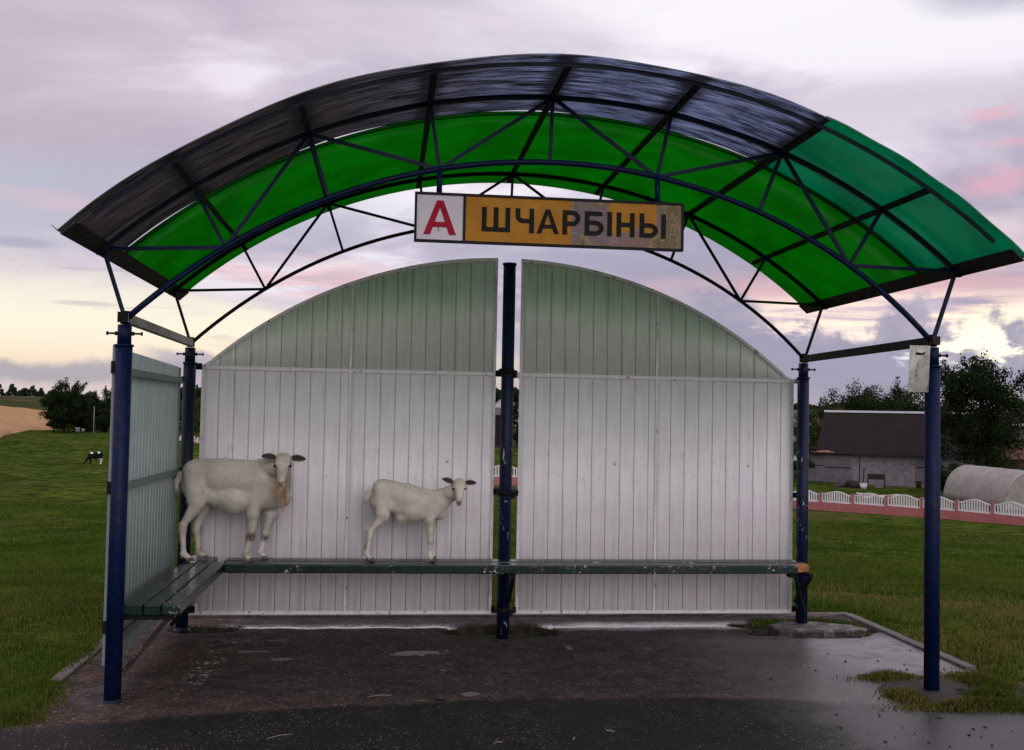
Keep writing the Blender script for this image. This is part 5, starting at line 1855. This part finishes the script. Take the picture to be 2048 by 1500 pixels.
# main roof: steep, hipped on the left
ex0, ex1 = 1.45, 16.2
zr = 6.15
rf = MB()
A_ = [(ex0 - .1, -.35, 2.45), (ex1, -.35, 2.45), (ex1, 7.9, 2.45), (ex0 - .1, 7.9, 2.45)]
rx0, rx1 = 2.05, ex1 - .2
rf.v = A_ + [(rx0, 3.4, zr), (rx1, 3.4, zr)]
rf.f = [(0, 1, 5, 4), (2, 3, 4, 5), (3, 0, 4), (1, 2, 5), (0, 3, 2, 1)]; rf.s = [0] * 5
roof = rf.build('roof', m_roof, shed)
b = MB(); b.tube([(rx0 - .1, 3.4, zr + .05), (rx1 + .1, 3.4, zr + .05)], (.16, .09), square=True); b.build('ridge_cap', m_ridge, roof)
for k in range(46):
    t = (k + .5) / 46
    xb_, xt_ = ex0 + (ex1 - ex0) * t, rx0 + (rx1 - rx0) * t
    b = MB(); b.tube([(xb_, -.36, 2.50), (xt_, 3.38, zr + .02)], (.035, .025), square=True); b.build('roof_rib', m_roof, roof)
b = MB(); b.tube([(ex0 - .3, -.42, 2.42), (ex1, -.42, 2.42)], (.05, .06), square=True); b.build('eaves_board', m_darkw, shed)
b = MB(); b.box(-.5, ex0 + 3.0, -.55, 3.0, 2.452, 2.56); b.build('lean_to_roof', m_darkw, shed)
m_redt = mat_paint('faded_red_plastic', (.42, .10, .08), (.50, .30, .26), .6, None, 0, 4)
b = MB(); b.prism([(1.3, 2.565), (3.0, 2.565), (2.8, 2.67), (2.1, 2.74), (1.7, 2.70)], -.3, .6, 'y')
tg = b.build('red_sheet', m_redt); tg.parent = None
tg.location = p0; tg.rotation_euler = shed.rotation_euler
tag(tg, 'crumpled red and white sheet on the lean-to roof of the shed', 'sheet')


def heap(name, u, dist, w, h, m, label, cat, dp=.8, off=(0, 0)):
    p_ = on_ground(u, dist)
    r_ = np.random.default_rng(int(u))
    V_ = []; F_ = []; n = 26
    pr_ = []
    for i in range(n):
        cx = r_.uniform(-w / 2, w / 2); hh = h * (1 - (2 * abs(cx) / w) ** 1.6) * r_.uniform(.5, 1)
        pr_.append(('e', (cx, r_.uniform(-dp / 2, dp / 2), hh * .4), (w * .11, w * .10, hh * .55 + .03)))
    v, f = sdf_mesh(pr_, .06, .05)
    v = v + np.array([mnoise.noise(Vector(tuple(q * 3))) for q in v])[:, None] * .08
    o = big_mesh(name, v, f, m)
    o.location = p_; o.rotation_euler = (0, 0, facing(u))
    return tag(o, label, cat)


heap('debris_heap', 1705, 92, 2.6, .75, m_darkw, 'dark heap of sticks and rubble against the shed wall', 'heap')
# dark table / cart
p_ = on_ground(1752, 92)
t_ = empty('cart', p_, facing(1752)); tag(t_, 'dark handcart with an upright handle in front of the shed door', 'cart')
b = MB(); b.box(-.65, .70, -.4, .4, .70, 1.15); b.build('tray', m_darkw, t_)
for x in (-.6, .7):
    for y in (-.3, .3):
        b = MB(); b.box(x - .05, x + .05, y - .05, y + .05, 0, .70); b.build('leg', m_darkw, t_)
b = MB(); b.tube([(-1.0, 0, .1), (-.9, 0, 1.55)], .05, 6); b.build('handle', m_darkw, t_)
b = MB(); b.box(-.05, .55, -.62, -.45, .05, .62)
o = b.build('crate', m_limedoor); o.location = p_; o.rotation_euler = (0, 0, facing(1752)); tag(o, 'pale box tucked under the dark handcart', 'box')
for u, dd, w_, h_, lab in ((1728, 91, .30, .42, 'small white bucket beside the heap by the shed'), (1838, 93, .26, .50, 'dark bucket standing at the right end of the shed wall')):
    p_ = on_ground(u, dd)
    b = MB(); b.tube([(0, 0, 0), (0, 0, h_)], [w_ * .8, w_], 14); b.tube([(0, 0, h_), (0, 0, h_ + .03)], w_ * 1.06, 14)
    o = b.build('bucket', m_ridge if 'white' in lab else m_darkw); o.location = p_; tag(o, lab, 'bucket')
p_ = on_ground(1752, 80)
bd = empty('red_white_boards', p_, facing(1752)); tag(bd, 'crossed red and white boards lying on the grass in the yard', 'boards')
for k, (x0, x1, s) in enumerate(((-1.3, .9, 1), (-.8, 1.6, -1))):
    for i in range(5):
        t0, t1 = i / 5, (i + 1) / 5
        b = MB(); b.tube([(x0 + (x1 - x0) * t0, s * (.5 - t0) * .8, .22 + s * (.5 - t0) * .22), (x0 + (x1 - x0) * t1, s * (.5 - t1) * .8, .22 + s * (.5 - t1) * .22)], (.07, .05), square=True)
        b.build('board_segment', m_redt if i % 2 else m_ridge, bd)

# polytunnel
m_grey0 = mat_plain('grey_door', (.13, .12, .12), (.17, .16, .155))
m_hoop = mat_paint('pale_hoop', (.40, .38, .35), (.44, .42, .38), .6)
m_film, g = material('milky_film')
p = g.coord('Object'); n1 = g.noise(p, 1.6, 5, .6, .4)
c = g.mix(g.ss(n1, .35, .65), (.30, .28, .25), (.38, .35, .32))
df = g.node('ShaderNodeBsdfDiffuse'); g.put(df.inputs[0], c)
tl = g.node('ShaderNodeBsdfTranslucent'); g.put(tl.inputs[0], (.30, .28, .25, 1))
gl = g.node('ShaderNodeBsdfGlossy'); gl.inputs['Roughness'].default_value = .35
a_ = g.node('ShaderNodeMixShader'); a_.inputs[0].default_value = .3; g.put(a_.inputs[1], df.outputs[0]); g.put(a_.inputs[2], tl.outputs[0])
b_ = g.node('ShaderNodeMixShader'); b_.inputs[0].default_value = .06; g.put(b_.inputs[1], a_.outputs[0]); g.put(b_.inputs[2], gl.outputs[0])
finish(g, b_.outputs[0])
pa = on_ground(1938, 80); pb = on_ground(2068, 72)
dv = (pb - pa); dv.z = 0
tun = empty('polytunnel', pa, math.atan2(dv.y, dv.x))
tag(tun, 'milky plastic polytunnel lying behind the fence on the right', 'polytunnel')
TL = dv.length; TR = 1.75; TH = 2.35
NA = 22
def tun_arc(x, s=1.0): return [(x, -TR * math.cos(math.pi * i / NA) * s, TH * math.sin(math.pi * i / NA) ** .85 * s) for i in range(NA + 1)]
nx_ = 24
vs = []; fs = []
for i in range(nx_ + 1): vs += tun_arc(TL * i / nx_)
for i in range(nx_):
    for j in range(NA):
        a = i * (NA + 1) + j; fs.append((a, a + 1, a + NA + 2, a + NA + 1))
cov = big_mesh('film_cover', vs, fs, m_film, tun, smooth=True)
sm = cov.modifiers.new('thickness', 'SOLIDIFY'); sm.thickness = .02
for k in range(5):
    b = MB(); b.tube(tun_arc(TL * k / 4, 1.004), .022, 6); b.build('hoop', m_hoop, tun)
for k in (0, TL):
    b = MB(); pts = [(q[1], q[2]) for q in tun_arc(0, .985)]
    b.prism(pts, k - .01, k + .01, 'x'); e = b.build('end_wall', m_film, tun)
    b = MB(); b.box(k - .04, k + .04, -.45, .45, 0, 1.7); b.build('door', m_grey0, e)


# ------------------------------------------------------------------ houses far off
def house(u, dist, w, dep, hw, hr, mw, mr, label, yaw=0.0, windows=2, base=None, gable=True):
    p_ = on_ground(u, dist)
    if base is not None: p_.z = base
    r0 = empty('house', p_, facing(u) + yaw); tag(r0, label, 'house')
    b = MB(); b.box(-w / 2, w / 2, 0, dep, -2, hw)
    b.prism([(-w / 2, hw), (w / 2, hw), (0, hw + hr)], .01, dep - .01, 'y') if gable else None
    b.build('wall', mw, r0)
    b = MB()
    if gable:
        t = .12
        for s in (-1, 1):
            b.prism([(0, hw + hr + .02), (s * (w / 2 + .35), hw - .25 * hr / w * 2 + .02), (s * (w / 2 + .35), hw - .25 * hr / w * 2 + .02 + t), (0, hw + hr + .02 + t)], -.35, dep + .35, 'y')
    else:
        b.v = [(-w / 2 - .3, -.3, hw), (w / 2 + .3, -.3, hw), (w / 2 + .3, dep + .3, hw), (-w / 2 - .3, dep + .3, hw), (-w / 2 + .2, dep / 2, hw + hr), (w / 2 - .2, dep / 2, hw + hr)]
        b.f = [(0, 1, 5, 4), (2, 3, 4, 5), (3, 0, 4), (1, 2, 5), (0, 3, 2, 1)]; b.s = [0] * 5
    b.build('roof', mr, r0)
    for k in range(windows):
        x = (k + .5) / windows * w - w / 2
        b = MB(); b.box(x - .45, x + .45, -.04, -.002, hw * .45, hw * .45 + 1.2); wn = b.build('window', m_darkw, r0)
        b = MB(); b.box(x - .52, x + .52, -.06, -.041, hw * .45 - .07, hw * .45 - .001); b.build('sill', m_ridge, wn)
    return r0


m_hw = mat_plain('white_render', (.50, .48, .50), (.58, .56, .58))
m_hr = mat_plain('dark_grey_roof', (.05, .045, .045), (.075, .065, .062))
m_red = mat_plain('red_brick', (.060, .026, .020), (.085, .038, .030))
m_grey = mat_plain('grey_block', (.13, .12, .12), (.17, .16, .155))
house(1010, 200, 5.4, 8, 3.0, 2.3, m_hw, m_hr, 'white gabled house seen through the gap by the middle post', 0.0, 2, base=.6)
house(985, 120, 4.0, 6, 3.6, .9, m_darkw, m_hr, 'dark wooden outbuilding seen left of the middle post', 0, 0, gable=False)
house(392, 190, 14, 8, 1.6, 1.1, m_grey, m_hr, 'long low grey roofed barn seen beside the left rear post', 0, 0, gable=False, base=-2.6)
house(1938, 99, 2.2, 3, 2.9, .4, m_hw, m_hr, 'small white outbuilding under the big tree', .1, 0, gable=False)
house(2026, 108, 3.4, 4, 2.2, 1.6, m_red, m_red, 'little red brick hut behind the polytunnel', 0, 1, gable=False)
house(2080, 125, 9, 8, 5.2, 2.0, m_grey, m_hr, 'grey house with a pale roof edge at the right margin', 0, 2, gable=False, base=-3.2)
b = MB(); b.box(-4.9, 4.9, -.5, -.32, 5.05, 5.35)
o = b.build('fascia', m_ridge); h_ = [q for q in COL.objects if q.name.startswith('house')][-1]; o.parent = h_
house(1592, 150, 4, 6, 4.3, 1.2, m_hw, m_hr, 'white house end seen beside the right edge of the wall', 0, 1, gable=False, base=-2.0)

# ------------------------------------------------------------------ trees
m_bark = mat_plain('dark_bark', (.035, .028, .022), (.055, .045, .035), .95, 6, .8)


def mat_leaf(name, a, b, tr=.3):
    m, g = material(name)
    geo = g.node('ShaderNodeNewGeometry')
    n1 = g.noise(geo.outputs['Position'], .55, 3, .6)
    c = g.mix(geo.outputs['Random Per Island'], a, b)
    c = g.mix(g.mul(g.ss(n1, .45, .65), .55), c, tuple(v * 1.7 for v in b))
    df = g.node('ShaderNodeBsdfDiffuse'); g.put(df.inputs[0], c)
    tl = g.node('ShaderNodeBsdfTranslucent'); g.put(tl.inputs[0], g.mix(1.0, c, (1.2, 1.3, .7), 'MULTIPLY'))
    mx = g.node('ShaderNodeMixShader'); mx.inputs[0].default_value = tr; g.put(mx.inputs[1], df.outputs[0]); g.put(mx.inputs[2], tl.outputs[0])
    finish(g, mx.outputs[0])
    return m


LEAF = [mat_leaf('leaf_dark_green', (.008, .015, .007), (.020, .032, .013)), mat_leaf('leaf_olive', (.022, .032, .012), (.045, .055, .020)), mat_leaf('leaf_bluish', (.012, .022, .014), (.026, .040, .024))]


def tree(u, dist, height, width, label, seed, leaf=0, n_leaf=9000, size=.22, clumps=46, low=.08, spires=0, group=None, name='tree', shape=1.0, cat='tree'):
    r_ = np.random.default_rng(seed)
    base = on_ground(u, dist)
    root = empty(name, base, r_.uniform(0, 6))
    root.rotation_euler = (0, 0, facing(u))
    tag(root, label, cat, group)
    H_, W_ = height, width / 2
    cl = []
    for i in range(clumps):
        for _ in range(40):
            q = r_.uniform(-1, 1, 3)
            if np.linalg.norm(q) < 1: break
        q = q / max(np.linalg.norm(q), .3) * r_.uniform(.45, .95)
        zc_ = (low + (1 - low) * (.5 + .5 * q[2] * .94)) * H_
        t = zc_ / H_
        ww = W_ * (1 - .55 * max(0, t - .45) ** 1.3 * shape) * (.75 + .25 * math.sin(min(1, t * 2.2) * math.pi / 2))
        cl.append((q[0] * ww, q[1] * ww, zc_, r_.uniform(.10, .20) * W_ * 1.35))
    for i in range(spires):
        a = r_.uniform(0, 2 * math.pi); rr = r_.uniform(0, .75) * W_
        x0 = math.cos(a) * rr; y0 = math.sin(a) * rr
        for k in range(5):
            cl.append((x0 * (1 + .08 * k), y0 * (1 + .08 * k), H_ * (.80 + .05 * k * (1 - rr / W_ * .6)), W_ * (.13 - .019 * k)))
    # leaves as bent quads in the clumps
    wts = np.array([c_[3] ** 1.8 for c_ in cl]); wts /= wts.sum()
    pick = r_.choice(len(cl), n_leaf, p=wts)
    C_ = np.array(cl)[pick]
    dr = r_.normal(0, 1, (n_leaf, 3)); dr /= np.linalg.norm(dr, axis=1)[:, None]
    rad = C_[:, 3] * (r_.random(n_leaf) ** .45) * 1.15
    P_ = C_[:, :3] + dr * rad[:, None] * np.array([1, 1, .85])
    P_ += r_.normal(0, .05 * W_, (n_leaf, 3)) * (r_.random(n_leaf) < .25)[:, None]
    nn = dr + r_.normal(0, .6, (n_leaf, 3)); nn /= np.linalg.norm(nn, axis=1)[:, None]
    t1 = np.cross(nn, r_.normal(0, 1, (n_leaf, 3))); t1 /= np.linalg.norm(t1, axis=1)[:, None]
    t2 = np.cross(nn, t1)
    s_ = size * r_.uniform(.5, 1.2, n_leaf)[:, None]
    V_ = np.stack([P_ - t1 * s_ * .5, P_ + t2 * s_ * .28, P_ + t1 * s_ * .5, P_ - t2 * s_ * .28], 1).reshape(-1, 3)
    V_[:, 2] = np.maximum(V_[:, 2], .02)
    big_mesh('crown', V_, np.arange(4 * n_leaf).reshape(-1, 4), LEAF[leaf], root)
    tb = MB()
    rt = .030 * H_ * .8
    tb.tube([(0, 0, -.4), (rt * .3, 0, H_ * .2), (0, rt * .4, H_ * .5), (-rt * .3, 0, H_ * .82)], [rt * 1.25, rt, rt * .65, rt * .2], 9)
    trunk = tb.build('trunk', m_bark, root)
    lb = MB()
    for i in r_.choice(len(cl), min(len(cl), 22), replace=False):
        cx, cy, cz, cr = cl[i]
        z0 = max(H_ * .12, cz - math.hypot(cx, cy) * .8 - .2)
        lb.tube([(0, 0, z0), (cx * .5, cy * .5, (z0 + cz) / 2 + .1), (cx, cy, cz)], [rt * .40, rt * .26, rt * .08], 5)
    lb.build('limbs', m_bark, root)
    return root


# right hand side
tree(1962, 89, 10.6, 8.6, 'big dense dark tree with spiky top right of the right front post', 21, 0, 30000, .24, 110, .10, spires=9)
tree(1640, 112, 7.6, 6.5, 'small bushy tree just right of the right rear post behind the shed', 22, 1, 13000, .24, 80, .05, spires=2, shape=.5)
tree(1725, 122, 9.9, 10.5, 'broad rounded dark tree behind the left half of the shed roof', 23, 0, 22000, .26, 110, .05, spires=1, shape=.35)
tree(1795, 128, 10.6, 10.0, 'tall dark tree behind the right half of the shed roof', 24, 0, 22000, .26, 110, .05, spires=2, shape=.35)
tree(1838, 104, 6.4, 6.0, 'lighter olive tree just behind the right front post', 25, 1, 12000, .24, 60, .05, spires=0, shape=.5)
tree(1690, 109, 4.6, 4.5, 'low olive tree close behind the ridge of the shed', 26, 1, 6000, .22, 36, .02)
tree(2050, 140, 10.0, 9.5, 'dark tree cut off by the right edge behind the grey house', 27, 2, 12000, .28, 50, .05)
tree(2010, 96, 2.3, 5.0, 'low green shrub behind the polytunnel', 28, 1, 5000, .16, 30, 0, name='shrub', cat='shrub')
tree(1604, 95, 4.6, 2.6, 'narrow dark bush between the wall and the right rear post', 29, 1, 5000, .20, 26, 0, name='shrub', cat='shrub')
tree(1900, 84, 2.6, 3.6, 'dark low shrub left of the polytunnel', 30, 0, 6000, .16, 30, 0, name='shrub', cat='shrub')
# seen through the gap
tree(1034, 118, 5.8, 3.8, 'dark bushy tree in the gap right of the middle post', 31, 0, 8000, .24, 40, 0)
tree(975, 135, 5.2, 4.4, 'dark bush in the gap left of the middle post', 32, 0, 6000, .24, 34, 0)
# beside the left rear post
tree(398, 165, 5.2, 7.0, 'olive bushes between the left rear post and the wall', 33, 1, 9000, .26, 44, 0)
tree(375, 160, 3.8, 5.0, 'low bushes seen behind the left rear post', 34, 1, 5000, .26, 30, 0)
# left clump
tree(128, 222, 10.6, 9.0, 'tallest tree of the left clump, at the edge of the wheat field', 41, 0, 26000, .32, 100, -.06, spires=4, shape=1.3)
tree(158, 228, 7.4, 8.0, 'middle tree of the left clump', 42, 0, 12000, .32, 64, -.10, spires=1)
tree(182, 220, 8.2, 6.5, 'round topped tree behind the thin pole', 43, 0, 13000, .30, 64, -.10, spires=2)
tree(212, 224, 9.2, 7.0, 'dark tree of the left clump half hidden by the side wall', 44, 0, 12000, .30, 64, -.10, spires=2)
tree(108, 226, 6.5, 4.0, 'ragged low branches on the wheat side of the left clump', 45, 0, 5000, .32, 26, .0)
tree(250, 235, 9.0, 9.0, 'last tree of the left clump behind the side wall', 46, 0, 9000, .32, 40, .0)

# thin pole before the clump
pp = on_ground(188, 205)
b = MB(); b.tube([(0, 0, -.3), (0, 0, 5.2)], [.10, .07], 8)
o = b.build('pole', mat_plain('grey_pole', (.16, .15, .14), (.22, .21, .19))); o.location = pp
tag(o, 'thin grey wooden pole in front of the left trees', 'pole')
# pale beehive like boxes under the trees
for u, lab in ((156, 'pale box with legs under the left trees'), (167, 'second smaller pale box under the left trees')):
    q = on_ground(u, 214)
    e = empty('hive_box', q, facing(u)); tag(e, lab, 'box')
    s = 1.0 if u == 156 else .7
    b = MB(); b.box(-.35 * s, .35 * s, -.3, .3, .35, .9 * s + .1); b.build('box_body', m_grey, e)
    b = MB(); b.box(-.40 * s, .40 * s, -.35, .35, .9 * s + .1, .9 * s + .16); b.build('lid', m_ridge, e)
    for x in (-.28 * s, .28 * s):
        b = MB(); b.box(x - .04, x + .04, -.2, .2, 0, .35); b.build('leg', m_darkw, e)

# thin pale pole in the gap
q = on_ground(1024, 100)
b = MB(); b.tube([(0, 0, -.3), (0, 0, 3.6)], .05, 8); o = b.build('pole', m_ridge); o.location = q; tag(o, 'thin pale pole in the gap right beside the middle post', 'pole')


# ------------------------------------------------------------------ far treelines (read as one mass)
def far_wood(name, u0, u1, dist, h0, h1, n, label, leaf, seed, size=1.2, depth=60, bumps=14, conif=0.0, dense=1.0):
    r_ = np.random.default_rng(seed)
    a0, a1 = az_of(u0), az_of(u1)
    a = r_.uniform(a0, a1, n)
    dd = dist + r_.uniform(0, depth, n)
    x, y = CAM[0] + np.sin(a) * dd, CAM[1] + np.cos(a) * dd
    z0 = ground_z(x, y)
    ph = (a - a0) / (a1 - a0)
    nz = np.array([mnoise.noise(Vector((q * bumps, seed, 0))) + .5 * mnoise.noise(Vector((q * bumps * 3.1, seed, 4))) for q in ph])
    H_ = h0 + (h1 - h0) * np.clip(.5 + nz, 0, 1)
    if conif:
        H_ = H_ * (1 + conif * (2 * np.abs((ph * bumps * 9) % 1 - .5) - .5))
    z = z0 + H_ * r_.random(n) ** .8
    P_ = np.stack([x, y, z], 1)
    t1 = r_.normal(0, 1, (n, 3)); t1 /= np.linalg.norm(t1, axis=1)[:, None]
    t2 = np.cross(t1, r_.normal(0, 1, (n, 3))); t2 /= np.linalg.norm(t2, axis=1)[:, None]
    s_ = size * r_.uniform(.5, 1.3, n)[:, None]
    V_ = np.stack([P_ - t1 * s_, P_ + t2 * s_ * .6, P_ + t1 * s_, P_ - t2 * s_ * .6], 1).reshape(-1, 3)
    o = big_mesh(name, V_, np.arange(4 * n).reshape(-1, 4), LEAF[leaf])
    return tag(o, label, 'wood', kind='stuff')


far_wood('treeline', -200, 110, 620, 1.0, 6.5, 3500, 'scattered far trees on the grassy skyline at the left', 2, 51, 1.0, 20, 22)
far_wood('wood', 350, 1060, 820, 10, 15, 22000, 'dark far wood on the skyline behind the left post and the gap', 0, 52, 2.0, 90, 30, conif=.25)
far_wood('wood', 1040, 2300, 640, 1, 4, 16000, 'low far wood behind the shed and right hand trees', 0, 53, 1.6, 60, 30)
far_wood('bushes', 330, 1080, 300, 2, 4.5, 14000, 'band of far bushes below the skyline wood', 1, 54, .8, 40, 24)
